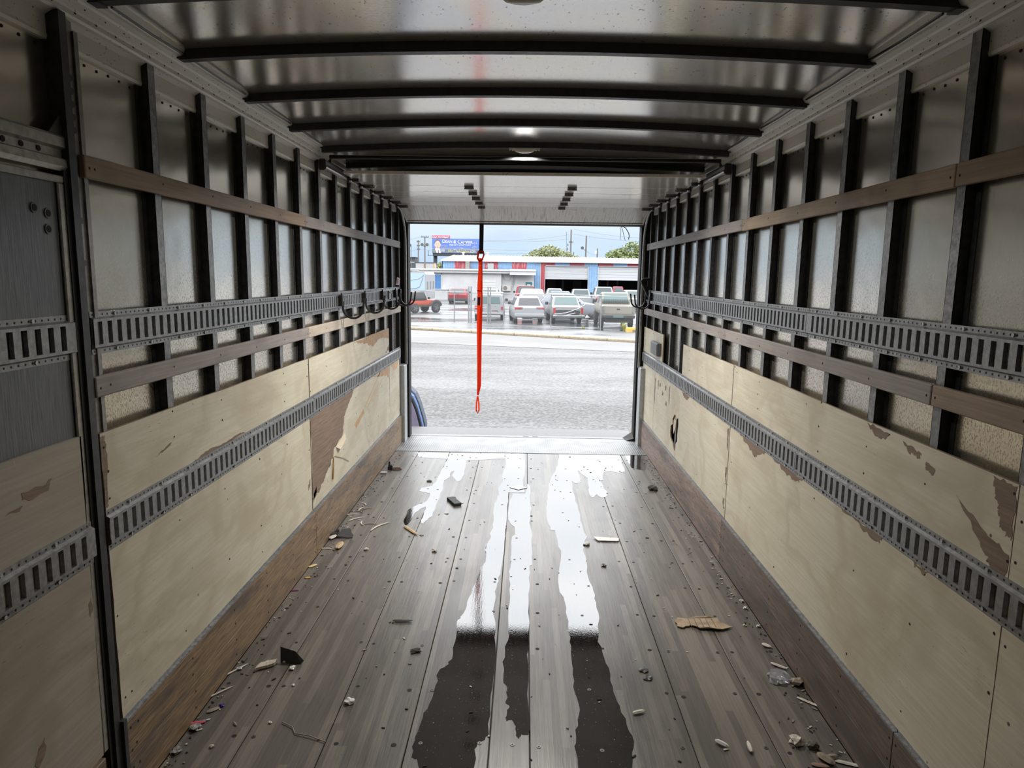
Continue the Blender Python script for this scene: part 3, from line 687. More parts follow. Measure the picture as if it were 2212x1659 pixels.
# ---- puddles of rain water on the boards
def puddle(pts, label, seed, mat=WATER, z=0.0011):
    c = (sum(p[0] for p in pts)/len(pts), sum(p[1] for p in pts)/len(pts))
    o = MB().plate(jag([(x-c[0], y-c[1]) for x, y in pts], 0.007, 3, seed), lambda u, v, w: (u, v, w), 0, z).obj('puddle', mat, loc=(c[0], c[1], 0.0))
    return tag(o, label, 'puddle', 'puddles on the floor boards')
puddle([(-0.145,6.672),(-0.134,6.253),(-0.151,5.999),(-0.142,5.733),(-0.173,5.576),(-0.161,5.373),(-0.19,5.155),(-0.187,4.907),(-0.177,4.769),(-0.186,4.554),(-0.189,4.394),(-0.21,4.318),(-0.204,4.191),(-0.204,4.038),(-0.203,4.362),(-0.195,4.034),(-0.219,3.963),(-0.229,3.831),(-0.248,3.608),(-0.261,3.461),(-0.283,3.34),(-0.296,3.29),(-0.287,3.182),(-0.286,3.093),(-0.285,2.942),(-0.31,2.877),(-0.333,2.839),(-0.333,2.732),(-0.342,2.601),(-0.355,2.519),(-0.36,2.451),(-0.364,2.377),(-0.363,2.283),(-0.342,2.276),(-0.319,2.159),(-0.127,2.166),(-0.139,2.334),(-0.119,2.378),(-0.09,2.415),(-0.095,2.61),(-0.091,2.789),(-0.093,3.073),(-0.101,3.267),(-0.12,3.432),(-0.114,3.577),(-0.112,3.733),(-0.099,3.859),(-0.092,4.063),(-0.091,4.368),(-0.085,4.688),(-0.087,4.601),(-0.089,5.109),(-0.089,5.434),(-0.019,5.424),(0.043,5.443),(0.024,5.776),(0.042,6.047),(0.031,6.685)], 'long dark streak of standing water left of the floor centre line', 60)
puddle([(-0.053,5.408),(-0.078,5.162),(-0.077,4.797),(-0.048,4.688),(-0.028,4.646),(-0.022,4.502),(-0.043,4.441),(-0.044,4.327),(-0.041,4.165),(-0.045,4.03),(-0.039,4.066),(-0.05,3.905),(-0.037,3.736),(-0.036,3.507),(-0.04,3.335),(-0.037,3.208),(-0.029,3.178),(-0.042,3.09),(-0.046,2.993),(-0.051,2.901),(-0.047,2.779),(-0.028,2.722),(-0.033,2.634),(-0.016,2.593),(-0.027,2.532),(-0.026,2.502),(-0.005,2.513),(0.011,2.475),(0.012,2.419),(0.024,2.401),(0.033,2.429),(0.059,2.425),(0.062,2.565),(0.061,2.906),(0.062,3.182),(0.066,3.512),(0.067,3.824),(0.072,3.99),(0.089,4.025),(0.091,4.195),(0.094,4.518),(0.074,4.739),(0.092,5.045),(0.081,5.332),(0.088,5.623),(0.061,5.683),(0.047,5.4),(-0.01,5.397)], 'narrow streak of standing water along the centre board', 61)
puddle([(0.368,6.69),(0.348,6.286),(0.292,5.994),(0.255,5.759),(0.225,5.397),(0.212,5.232),(0.204,4.978),(0.211,4.703),(0.223,4.597),(0.252,4.599),(0.249,4.586),(0.26,4.36),(0.27,4.154),(0.245,3.92),(0.235,3.71),(0.259,3.521),(0.262,3.349),(0.26,3.252),(0.259,3.117),(0.258,2.979),(0.255,2.839),(0.256,2.7),(0.266,2.615),(0.253,2.523),(0.24,2.428),(0.23,2.365),(0.23,2.179),(0.424,2.186),(0.439,2.339),(0.454,2.436),(0.442,2.501),(0.431,2.621),(0.417,2.718),(0.42,2.846),(0.408,2.986),(0.393,3.123),(0.425,3.356),(0.426,3.529),(0.424,3.679),(0.412,3.842),(0.42,4.09),(0.415,4.263),(0.459,4.481),(0.455,4.528),(0.446,4.695),(0.443,4.85),(0.445,5.142),(0.436,5.439),(0.442,5.772),(0.473,5.71),(0.521,5.761),(0.519,5.891),(0.521,6.115),(0.542,6.011),(0.584,5.879),(0.572,5.686),(0.559,5.447),(0.575,5.336),(0.618,5.422),(0.653,5.34),(0.69,5.37),(0.712,5.485),(0.69,5.602),(0.694,5.725),(0.676,5.952),(0.686,5.82),(0.714,5.822),(0.747,6.077),(0.815,6.117),(0.866,6.061),(0.94,6.108),(0.956,6.406),(0.97,6.69)], 'wide streak of standing water right of centre, branching near the sill', 62)
puddle([(-0.698,6.644),(-0.687,6.407),(-0.704,6.031),(-0.705,5.728),(-0.721,5.571),(-0.81,5.505),(-0.806,5.418),(-0.712,5.366),(-0.711,5.175),(-0.79,5.041),(-0.823,4.941),(-0.815,4.754),(-0.789,4.646),(-0.774,4.647),(-0.761,4.758),(-0.76,4.897),(-0.739,4.97),(-0.701,5.047),(-0.693,4.877),(-0.686,4.695),(-0.671,4.674),(-0.646,4.764),(-0.624,4.834),(-0.628,5.051),(-0.624,5.288),(-0.625,5.517),(-0.641,5.732),(-0.611,5.799),(-0.61,5.967),(-0.588,6.039),(-0.59,5.867),(-0.526,5.692),(-0.503,5.741),(-0.491,5.873),(-0.495,6.081),(-0.505,6.38),(-0.329,6.432),(-0.145,6.485),(-0.151,6.676)], 'thin forked wet trickle on the left boards near the sill', 63)
puddle([(-1.013,6.651),(-0.964,6.467),(-0.869,6.454),(-0.763,6.441),(-0.695,6.426),(-0.703,6.644)], 'small pale wet patch in the left corner by the sill', 64)
puddle([(1.016,6.69),(1.013,6.41),(1.018,6.24),(1.07,6.188),(1.136,6.175),(1.188,6.422),(1.2,6.69)], 'small wet patch in the right corner by the sill', 65)

# ================================================================== THINGS INSIDE THE BOX
# ---- dome lamps on the roof bows
LENS = plain('lamp_lens', (0.75, 0.73, 0.68), 0.15, 0, spec=0.6); LBASE = plain('lamp_base', (0.55, 0.54, 0.52), 0.4)
def dome_lamp(y, label, power, spread):
    z = roof_z(0, y)-0.034
    o = thing('ceiling_light', (0.0, y, z), label, 'ceiling light', 0, 'dome lamps on the roof bows')
    MB().box(-0.092, 0.092, -0.022, 0.030, -0.006, 0).obj('base_plate', LBASE, o, bevel=0.002)
    for s in (-1, 1):
        MB().box(*sorted((s*0.092, s*0.066)), -0.016, 0.016, -0.012, -0.005).obj('ear', LBASE, o, bevel=0.003); MB().cyl((s*0.079, 0, -0.012), (0, 0, -1), 0.005, 0.003, 8).obj('screw', HOLE, o)
    rings = []
    for t, q in ((0, 1.0), (0.35, 0.96), (0.7, 0.80), (0.95, 0.45), (1.0, 0.12)):
        rings.append([(0.064*q*math.cos(a), 0.004+0.030*q*math.sin(a), -0.005-0.022*t) for a in [2*math.pi*i/20 for i in range(20)]])
    MB().loft(rings).obj('lens', LENS, o, smooth=True)
    ld = bpy.data.lights.new('dome_lamp', 'AREA'); ld.shape = 'ELLIPSE'; ld.size = 0.11; ld.size_y = 0.05; ld.energy = power; ld.spread = math.radians(spread); ld.color = (1.0, 0.965, 0.91)  # fill light added under the unlit lens to brighten the box interior
    lo = bpy.data.objects.new('lamp_fill', ld); COL.objects.link(lo); lo.parent = o; lo.location = (0, 0.004, -0.029)
dome_lamp(2.10, 'oval dome lamp on the nearest roof bow, cut by the top of the photo', 6.0, 152)
dome_lamp(4.35, 'oval dome lamp on the last roof bow before the roll-up door', 58.0, 158)

# ---- cargo hooks in the tracks
def hook(x_wall, y, z, s, label, group, rr=0.070):
    """J-shaped round bar on a black E-track fitting; s = +1 points to +x"""
    o = thing('cargo_hook', (x_wall, y, z), label, 'hook', 0, group)
    MB().box(*sorted((0.0, s*0.026)), -0.021, 0.021, -0.036, 0.042).obj('track_fitting', BLACK, o, bevel=0.004)
    MB().box(*sorted((s*0.010, s*0.020)), -0.005, 0.005, 0.040, 0.055).obj('latch', BLACK, o, bevel=0.002)
    MB().box(*sorted((s*0.026, s*0.0275)), -0.004, 0.004, -0.025, 0.025).obj('spring_strip', GALV_LIGHT, o)
    c = (s*(0.022+rr), -0.045)
    path = [(s*0.022, 0, 0.0), (s*0.022, 0, -0.045)]+[(c[0]-s*rr*math.cos(a), 0, c[1]-rr*math.sin(a)) for a in [math.pi*i/14 for i in range(1, 14)]]+[(s*(0.022+2*rr), 0, -0.045), (s*(0.030+2*rr), 0, 0.022)]
    MB().tube(path, 0.0075, 8).obj('hook_bar', BLACK, o, smooth=True)
for i, y in enumerate((4.79, 5.49, 6.17, 6.79, 7.03)):
    hook(-1.248, y, 1.5345, 1, ('black J-hook on the left upper track, nearest the camera', 'black J-hook on the left upper track, second from the camera', 'black J-hook on the left upper track, third from the camera', 'black J-hook on the left upper track, fourth from the camera', 'black J-hook on the left upper track, nearest the doorway')[i], 'J-hooks in the upper tracks')
hook(1.248, 6.86, 1.537, -1, 'black J-hook on the right upper track, nearer of the pair', 'J-hooks in the upper tracks')
hook(1.248, 7.12, 1.540, -1, 'black J-hook on the right upper track, farther of the pair by the doorway', 'J-hooks in the upper tracks')
# empty spring fitting on the left track and a torn tag above it
o = thing('track_fitting', (-1.248, 6.52, 1.53), 'silver empty spring fitting clipped in the left upper track', 'fitting')
MB().box(0, 0.012, -0.02, 0.02, -0.04, 0.04).obj('plate', GALV_LIGHT, o, bevel=0.003); MB().tube([(0.012, -0.012, 0.03), (0.03, 0, 0.01), (0.028, 0.01, -0.03), (0.01, 0.012, -0.045)], 0.005, 6).obj('ring', GALV_LIGHT, o)
o = thing('paper_tag', (-1.258, 6.99, 1.62), 'torn red and white paper tag tucked above the left upper track', 'tag')
MB().add([(0, -0.05, 0), (0.02, 0.04, -0.005), (0.025, 0.06, 0.06), (0.01, -0.01, 0.075), (-0.002, -0.05, 0), (0.018, 0.04, -0.005), (0.023, 0.06, 0.06), (0.008, -0.01, 0.075)], [(0, 1, 2, 3), (7, 6, 5, 4), (0, 4, 5, 1), (1, 5, 6, 2), (2, 6, 7, 3), (3, 7, 4, 0)]).obj('sheet', plain('tag_pink', (0.55, 0.33, 0.38), 0.7), o)
MB().add([(0.004, -0.04, 0.01), (0.016, 0.0, 0.01), (0.019, 0.02, 0.06), (0.012, -0.012, 0.06)], [(0, 1, 2, 3)]).obj('print_stripe', BLACK, o)
# bracket on the right by the doorway
o = thing('strap_bracket', (1.255, 7.08, 1.60), 'black triangular strap bracket with a slot, above the right J-hooks', 'bracket')
tri = [(-0.005, -0.07), (-0.085, 0.07), (-0.08, 0.10), (-0.06, 0.115), (0.0, 0.12)]; slot_ = [(-0.045, 0.06), (-0.045, 0.085), (-0.02, 0.09), (-0.02, 0.04)]
MB().plate(tri, lambda u, v, w: (u, w, v), -0.003, 0.003, [slot_]).obj('plate', BLACK, o); MB().tube([(0.0, 0, 0.12), (-0.06, 0, 0.117), (-0.085, 0, 0.09), (-0.08, 0, 0.065), (-0.01, 0, -0.07)], 0.006, 6).obj('rim_bar', GALV, o)
# grey control box on the right plywood
o = thing('control_box', (1.252, 6.475, 1.078), 'dark grey control box fixed to the plywood by the right door frame', 'control box')
MB().box(-0.036, 0, -0.165, 0.165, -0.058, 0.058).obj('case', plain('box_grey', (0.10, 0.105, 0.11), 0.5), o, bevel=0.003); MB().box(-0.040, -0.036, -0.15, 0.15, -0.05, 0.05).obj('lid', plain('box_lid', (0.14, 0.145, 0.15), 0.5), o, bevel=0.002)

# ---- pull strap hanging from the raised door
o = thing('pull_strap', (-0.430, 7.085, 2.225), 'orange-red tie-down strap hanging from a black strap in the doorway', 'strap')
def m_strap(name, c):
    t = NT(name); d = t.n('ShaderNodeBsdfDiffuse'); tr = t.n('ShaderNodeBsdfTranslucent'); mx_ = t.n('ShaderNodeMixShader'); ou = t.n('ShaderNodeOutputMaterial')
    w = t.noise(t.co((60, 60, 300)), 4, 2); col_ = t.ramp(w, [(0.3, tuple(x*0.8 for x in c)), (0.7, c)])
    t.put(d.inputs['Color'], col_); t.put(tr.inputs['Color'], col_); mx_.inputs[0].default_value = 0.6
    t.t.links.new(d.outputs[0], mx_.inputs[1]); t.t.links.new(tr.outputs[0], mx_.inputs[2]); t.t.links.new(mx_.outputs[0], ou.inputs[0]); return t.m
RS = m_strap('strap_red', (1.0, 0.20, 0.08)); RSD = m_strap('strap_dark_red', (0.80, 0.11, 0.05))
def ribbon(path, w, th, mat, name, wdir=(1, 0, 0)):
    wd = Vector(wdir).normalized(); mb = MB(); rings = []
    for i, p in enumerate(path):
        p = Vector(p); ww = w[i] if isinstance(w, (list, tuple)) else w
        rings.append([p+wd*ww/2, p+wd*ww/2+Vector((0, th, 0)), p-wd*ww/2+Vector((0, th, 0)), p-wd*ww/2])
    return mb.loft(rings).obj(name, mat, o)
ribbon([(0.006, 0, 0.02), (0.005, 0.002, -0.1), (0.004, 0, -0.2), (0.003, 0, -0.29)], 0.042, 0.004, plain('strap_black', (0.012, 0.012, 0.014), 0.7), 'black_strap')
MB().tube([(-0.022, -0.004, -0.265), (0.024, -0.004, -0.265), (0.030, -0.002, -0.30), (0.016, -0.004, -0.345), (-0.016, -0.004, -0.365), (-0.032, -0.002, -0.335), (-0.022, -0.004, -0.265)], 0.010, 6).obj('knot', RSD, o, smooth=True)
ribbon([(-0.006, -0.004, -0.33), (-0.010, -0.003, -0.45), (-0.014, 0, -0.6), (-0.016, 0, -0.75), (-0.022, 0, -0.95), (-0.023, 0, -1.15), (-0.022, 0, -1.4), (-0.023, 0, -1.62), (-0.022, 0, -1.72)], [0.030, 0.028, 0.038, 0.030, 0.028, 0.022, 0.016, 0.012, 0.018], 0.003, RS, 'strap_strand')
ribbon([(0.010, 0.003, -0.34), (0.012, 0.002, -0.55), (0.011, 0.003, -0.75), (0.004, 0.002, -0.95), (-0.002, 0.003, -1.2), (-0.004, 0.002, -1.45), (-0.006, 0.003, -1.62), (-0.018, 0.002, -1.72)], [0.014, 0.014, 0.020, 0.028, 0.030, 0.034, 0.034, 0.014], 0.003, RSD, 'strap_strand')
ribbon([(-0.016, -0.006, -0.72), (-0.018, -0.007, -0.80)], 0.030, 0.003, plain('strap_maroon', (0.20, 0.012, 0.02), 0.6), 'stitched_patch')
MB().tube([(-0.022, 0, -1.73), (-0.034, 0, -1.80), (-0.036, 0, -1.88), (-0.022, 0, -1.91), (-0.008, 0, -1.875), (-0.010, 0, -1.80), (-0.022, 0, -1.73)], 0.0085, 6).obj('end_loop', RS, o, smooth=True)
MB().tube([(-0.035, -0.004, -0.655), (0.015, -0.006, -0.66)], 0.006, 5).obj('wrap', RSD, o)
# ---- three loose wires under the header
for i, (pts, r) in enumerate(((((0.98, 2.235), (0.982, 2.17), (0.978, 2.10)), 0.0022), (((0.985, 2.235), (1.0, 2.20), (1.015, 2.14), (1.03, 2.095)), 0.0026), (((0.99, 2.238), (1.03, 2.22), (1.062, 2.17), (1.07, 2.14), (1.062, 2.105)), 0.0042))):
    x0, z0 = pts[0]
    tag(MB().tube([(x-x0, 0, z-z0) for x, z in pts], r, 6).obj('loose_wire', BLACK, loc=(x0, 7.31, z0)), ('straight thin loose wire under the header, leftmost of three', 'slanted loose wire under the header, middle of three', 'thick curved loose wire under the header, rightmost of three')[i], 'wire', 'loose wires under the door header')
# ---- padded bundle outside at the left of the bumper plate
o = thing('padded_bundle', (-1.42, 8.12, G), 'blue and lilac padded fabric bundle behind the left door frame', 'bundle')
def shell(k, h, mat, name, y0, y1):
    pr = [(-0.14, 0.0), (-0.14, h), (0.06*k, h+0.02), (0.13*k, h-0.05), (0.18*k, h-0.17), (0.225*k, h-0.33), (0.245*k, h-0.42), (0.25*k, 0.0)]
    MB().loft([[(x, y, z) for x, z in pr] for y in (y0, y1)]).obj(name, mat, o, bevel=0.012, bseg=2)
shell(0.90, 1.47, plain('fabric_lilac', (0.155, 0.135, 0.20), 0.8), 'lilac_face', 0.0, 0.04); shell(0.97, 1.52, plain('fabric_black', (0.012, 0.012, 0.016), 0.8), 'piping', 0.03, 0.06); shell(0.985, 1.54, plain('fabric_blue', (0.075, 0.125, 0.26), 0.8), 'blue_layer', 0.06, 0.16); shell(1.03, 1.56, plain('fabric_slate', (0.055, 0.07, 0.10), 0.8), 'slate_cover', 0.16, 0.34)

# ---- litter on the floor
def put(name, mb, mat, pos, label, cat, rz=0.0, group='litter on the floor', **k):
    return tag(mb.obj(name, mat, loc=(pos[0], pos[1], 0.0012), rz=rz, **k), label, cat, group)
WCHIP = plain('wood_chip', (0.42, 0.31, 0.18), 0.7, 0, 0.25, 60); PAPER = plain('paper_white', (0.66, 0.63, 0.62), 0.7); PALEC = plain('pale_chip', (0.55, 0.51, 0.44), 0.7, 0, 0.2, 80); DIRT = plain('dirt', (0.030, 0.026, 0.022), 0.9)
LEAFD = plain('dry_leaf', (0.24, 0.20, 0.15), 0.7, 0, 0.3, 60)
put('rubber_block', MB().box(-0.030, 0.030, -0.085, 0.085, 0, 0.022), plain('rubber', (0.022, 0.023, 0.024), 0.6, 0, 0.3, 30), (-0.499, 5.146), 'black rubber block lying on the boards left of the puddles', 'block', 0.45, bevel=0.003)
put('plastic_card', MB().plate([(0.0, -0.06), (0.072, 0.0), (0.0, 0.06), (-0.072, 0.0)], lambda u, v, w: (u, v, w), 0, 0.004), plain('clear_card', (0.40, 0.42, 0.44), 0.15, spec=0.8), (-0.010, 5.557), 'diamond-shaped clear plastic card lying in the centre puddle', 'card')
put('paper_card', MB().plate([(-0.085, 0.03), (-0.06, -0.035), (0.075, -0.04), (0.085, 0.012)], lambda u, v, w: (u, v, 0.003+w+0.004*abs(u/0.08)), 0, 0.002), PAPER, (0.584, 4.444), 'white paper card lying right of the puddles', 'paper', 0.0)
mb = MB(); pr = jag([(-0.13, 0.02), (-0.11, 0.065), (-0.05, 0.06), (0.04, 0.075), (0.09, 0.062), (0.10, 0.015), (0.15, -0.02), (0.09, -0.05), (-0.02, -0.045), (-0.06, -0.01), (-0.10, -0.035), (-0.13, -0.02)], 0.007, 3, 2)
mb.plate(pr, lambda u, v, w: (u, v, 0.004+0.02*max(0, (0.10-abs(u-0.03))/0.1)*0.5+w), 0, 0.004)
cb = put('cardboard_scrap', mb, plain('cardboard', (0.30, 0.225, 0.15), 0.8, 0, 0.25, 25), (0.932, 3.302), 'torn brown cardboard scrap on the right boards', 'cardboard')
for x in (-0.06, -0.03, 0.0, 0.03, 0.06): MB().box(x-0.001, x+0.001, -0.035, 0.055, 0.013, 0.0165).obj('flute_crease', plain('cardboard_crease', (0.22, 0.16, 0.105), 0.8), cb)
def stick(pos, l, w, rz, label, mat=WCHIP, h=0.006, name='wood_splinter', curve=0.0, cat='splinter'):
    pth = [(-l/2+l*i/6, curve*math.sin(math.pi*i/6), h*0.55) for i in range(7)]
    return put(name, MB().tube(pth, [w*0.25, w*0.45, w*0.5, w*0.5, w*0.48, w*0.4, w*0.12], 5, flat=(1, h/w)), mat, pos, label, cat, rz)
stick((-0.732, 4.532), 0.20, 0.026, -0.95, 'long tan wood splinter left of the forked trickle', h=0.012)
stick((-1.136, 4.230), 0.115, 0.042, 1.55, 'broad tan wood chunk by the left kick board', h=0.02)
stick((-0.951, 4.600), 0.20, 0.014, 1.05, 'pale curved wood sliver on the left boards', PALEC, curve=0.02)
stick((-1.215, 4.368), 0.07, 0.034, 1.2, 'pale chip leaning at the left kick board', PALEC, h=0.02)
put('rubber_scrap', MB().plate(jag([(-0.05, -0.03), (0.06, -0.035), (0.05, 0.0), (0.02, 0.05), (-0.03, 0.04)], 0.006, 3, 3), lambda u, v, w: (u, v, 0.004+0.03*max(0, 0.5+v/0.08)+w), 0, 0.006), plain('rubber_grey', (0.055, 0.055, 0.06), 0.5), (-1.146, 4.398), 'dark grey rubber scrap behind the broad wood chunk', 'scrap')
put('dirt_clump', MB().obox((0, 0, 0.012), (0.035, 0.01, 0), (-0.008, 0.02, 0), (0, 0, 0.012)).obox((0.01, 0.02, 0.02), (0.02, 0.0, 0.01), (0, 0.015, 0), (0, 0, 0.01)), DIRT, (-1.215, 4.411), 'black clump of dirt beside the pale chip', 'dirt', 0.3, bevel=0.006)
put('black_clip', MB().box(-0.02, 0.02, -0.02, 0.02, 0, 0.03).box(-0.014, 0.002, -0.012, 0.012, 0.03, 0.075).box(0.004, 0.024, -0.026, 0.01, 0.0, 0.045), BLACK, (-1.159, 6.036), 'small black plastic clip standing by the left kick board near the sill', 'clip', bevel=0.003)
put('rubber_ring', MB().tube([(0.045*math.cos(a), 0.03*math.sin(a), 0.006) for a in [i*math.pi/8 for i in range(17)]], 0.006, 6), plain('ring_brown', (0.10, 0.05, 0.03), 0.6), (-1.106, 6.040), 'brown rubber ring beside the black clip', 'ring')
stick((-1.190, 5.901), 0.06, 0.03, 0.2, 'white chip just nearer than the black clip', PAPER, h=0.02)
def crumple(pos, r, label, mat, seed, name, cat, flatz=0.5, n=14):
    R = random.Random(seed); bm = bmesh.new(); bmesh.ops.create_icosphere(bm, subdivisions=2, radius=r)
    for v in bm.verts:
        v.co *= R.uniform(0.55, 1.25); v.co.z = max(0.0, (v.co.z+r*0.6)*flatz)
    me = bpy.data.meshes.new(name); bm.to_mesh(me); bm.free(); me.materials.append(mat)
    o_ = bpy.data.objects.new(name, me); COL.objects.link(o_); o_.location = (pos[0], pos[1], 0.0012)
    return tag(o_, label, cat, 'litter on the floor')
FILM = NT('clear_film').out((0.62, 0.63, 0.65), 0.08, 0, trans=0.75, ior=1.3, spec=0.9)
crumple((1.142, 2.838), 0.05, 'crumpled clear plastic wrapper on the right boards', FILM, 1, 'plastic_wrapper', 'wrapper', 0.45)
crumple((1.089, 5.577), 0.045, 'dark clump of dried leaves right of the puddles, near the sill', plain('dead_leaf', (0.05, 0.045, 0.04), 0.8), 2, 'leaf_clump', 'leaves', 0.45)
crumple((-0.665, 2.595), 0.020, 'small white foam crumb on the left boards', PAPER, 3, 'foam_crumb', 'foam', 0.6)
crumple((1.215, 2.806), 0.026, 'brown crumpled leaf by the right kick board', LEAFD, 4, 'dry_leaf', 'leaf', 0.7)
crumple((1.067, 2.416), 0.028, 'pale winged seed husk near the lower right corner', PALEC, 5, 'seed_husk', 'husk', 0.6)
crumple((1.116, 2.392), 0.022, 'dark knobbly husk right of the pale winged husk', plain('husk_dark', (0.10, 0.085, 0.07), 0.8), 6, 'seed_husk', 'husk', 0.7)
crumple((-0.459, 3.000), 0.028, 'dark dirt clump on the boards left of the left puddle', DIRT, 7, 'dirt_clump', 'dirt', 0.25)
crumple((-1.211, 2.409), 0.022, 'grey gravel crumbs by the lower left kick board', plain('gravel_grey', (0.22, 0.21, 0.20), 0.5, 0, 0.5, 150), 8, 'gravel_crumb', 'gravel', 0.5)
crumple((-1.215, 2.277), 0.020, 'grey gravel crumbs in the lower left corner', plain('gravel_grey2', (0.22, 0.21, 0.20), 0.5, 0, 0.5, 150), 9, 'gravel_crumb', 'gravel', 0.5)
put('fabric_scrap', MB().add([(-0.045, 0.0, 0.0), (0.05, -0.01, 0.0), (0.06, 0.0, 0.012), (0.02, 0.01, 0.05), (-0.05, 0.02, 0.065), (-0.01, 0.03, 0.0)], [(0, 1, 2, 3, 4), (5, 4, 3, 2), (0, 4, 5), (1, 0, 5, 2)]), plain('scrap_black', (0.02, 0.02, 0.02), 0.8), (-1.000, 2.879), 'black folded scrap standing on the left boards', 'scrap')
put('bark_chip', MB().plate(jag([(-0.05, -0.02), (0.03, -0.01), (0.05, 0.02), (0.01, 0.028), (-0.03, 0.012)], 0.005, 3, 8), lambda u, v, w: (u, v, w+0.004), 0, 0.012), plain('bark_pale', (0.45, 0.39, 0.31), 0.8, 0, 0.4, 90), (-1.094, 2.842), 'pale flaky bark chip left of the black scrap', 'chip', 0.5)
def bead(pos, r, label, c, name='bead', cat='crumb', fl=0.6):
    crumple(pos, r, label, plain('c_'+label[:12], c, 0.4), int(r*1e5)+int(pos[0]*97), name, cat, fl)
bead((-0.976, 2.832), 0.014, 'white crumb in front of the black folded scrap', (0.7, 0.69, 0.66)); bead((-1.030, 2.882), 0.009, 'tiny pinkish crumb left of the black folded scrap', (0.5, 0.38, 0.34))
bead((-1.169, 2.553), 0.011, 'shiny violet-blue bead on the lower left boards', (0.05, 0.02, 0.30)); bead((-0.932, 2.707), 0.007, 'tiny white crumb on a left board seam', (0.7, 0.68, 0.64)); bead((-0.939, 2.456), 0.007, 'tiny cream crumb on the lower left boards', (0.62, 0.55, 0.44)); bead((-1.101, 2.310), 0.009, 'cream pebble near the lower left corner', (0.42, 0.37, 0.30))
stick((-1.215, 2.442), 0.06, 0.018, 0.3, 'pink twisted sweet wrapper by the lower left kick board', plain('wrapper_pink', (0.50, 0.09, 0.13), 0.3), name='sweet_wrapper', cat='wrapper'); stick((-1.194, 2.457), 0.045, 0.009, 0.5, 'silver foil twist beside the pink wrapper', plain('foil', (0.6, 0.6, 0.6), 0.25, 0.9), name='foil_twist', cat='foil')
stick((-1.215, 3.923), 0.055, 0.024, 0.9, 'yellow and white wrapper by the left kick board', plain('wrapper_yellow', (0.62, 0.48, 0.22), 0.4), name='sweet_wrapper', cat='wrapper'); stick((-1.194, 3.757), 0.03, 0.016, 0.3, 'small orange-yellow wrapper, nearer than the yellow and white one', plain('wrapper_orange', (0.62, 0.33, 0.05), 0.4), name='sweet_wrapper', cat='wrapper'); stick((-1.215, 3.595), 0.05, 0.013, 0.1, 'purple and red wrapper by the left kick board', plain('wrapper_purple', (0.22, 0.05, 0.16), 0.4), name='sweet_wrapper', cat='wrapper')
stick((-0.567, 3.276), 0.10, 0.022, 0.05, 'dark feather-like husk left of the puddles', plain('husk_grey', (0.055, 0.05, 0.045), 0.5), name='seed_husk', cat='husk', h=0.012)
stick((0.781, 2.390), 0.055, 0.018, -0.75, 'white rolled paper stub on the lower right boards', PAPER, name='paper_stub', cat='paper', h=0.016)
stick((0.501, 2.574), 0.055, 0.018, 0.35, 'pale pointed husk right of the right puddle', PALEC, name='seed_husk', cat='husk', h=0.012); stick((0.879, 2.378), 0.060, 0.020, 1.5, 'pale open pod on the lower right boards', PALEC, name='seed_pod', cat='pod', h=0.014); stick((1.191, 3.114), 0.045, 0.022, -0.8, 'pale seed husk halfway along the right kick board', PALEC, name='seed_husk', cat='husk', h=0.012)
stick((1.187, 2.939), 0.075, 0.016, -0.7, 'ribbed pale pod above the clear wrapper', PALEC, name='seed_pod', cat='pod', h=0.01); stick((1.215, 2.671), 0.10, 0.014, -0.75, 'pale straw at the right kick board', PALEC, name='straw', cat='straw'); stick((1.209, 2.305), 0.12, 0.018, -0.35, 'pale leaf strip in the lower right corner', PALEC, name='leaf_strip', cat='leaf')
stick((1.136, 2.317), 0.07, 0.034, -1.0, 'tan curled leaf in the lower right corner', LEAFD, name='dry_leaf', cat='leaf', h=0.02); stick((1.162, 2.331), 0.05, 0.026, 0.2, 'small tan leaf beside the curled one in the lower right corner', LEAFD, name='dry_leaf', cat='leaf', h=0.016); stick((1.104, 2.292), 0.06, 0.022, -0.2, 'reddish leaf cut by the lower edge at right', plain('leaf_reddish', (0.25, 0.15, 0.11), 0.7), name='dry_leaf', cat='leaf')
put('twig', MB().tube([(-0.10, 0.06, 0.004), (-0.05, 0.03, 0.005), (-0.03, -0.005, 0.004), (0.03, -0.02, 0.006), (0.10, -0.05, 0.004)], 0.0022, 5), plain('twig_pale', (0.28, 0.25, 0.20), 0.8), (-0.792, 2.398), 'thin bent twig on the lower left boards', 'twig')
stick((-1.069, 2.442), 0.03, 0.010, -0.8, 'short tan peg on the lower left boards', LEAFD, name='wood_peg', cat='peg'); stick((-1.215, 2.810), 0.12, 0.009, 1.0, 'pale sliver along the left kick board', PALEC); stick((-1.215, 2.642), 0.12, 0.008, 0.9, 'pale sliver along the left kick board, nearer the camera', PALEC); stick((-1.190, 2.525), 0.05, 0.02, 0.75, 'brown leaf sliver by the lower left kick board', LEAFD, name='dry_leaf', cat='leaf')
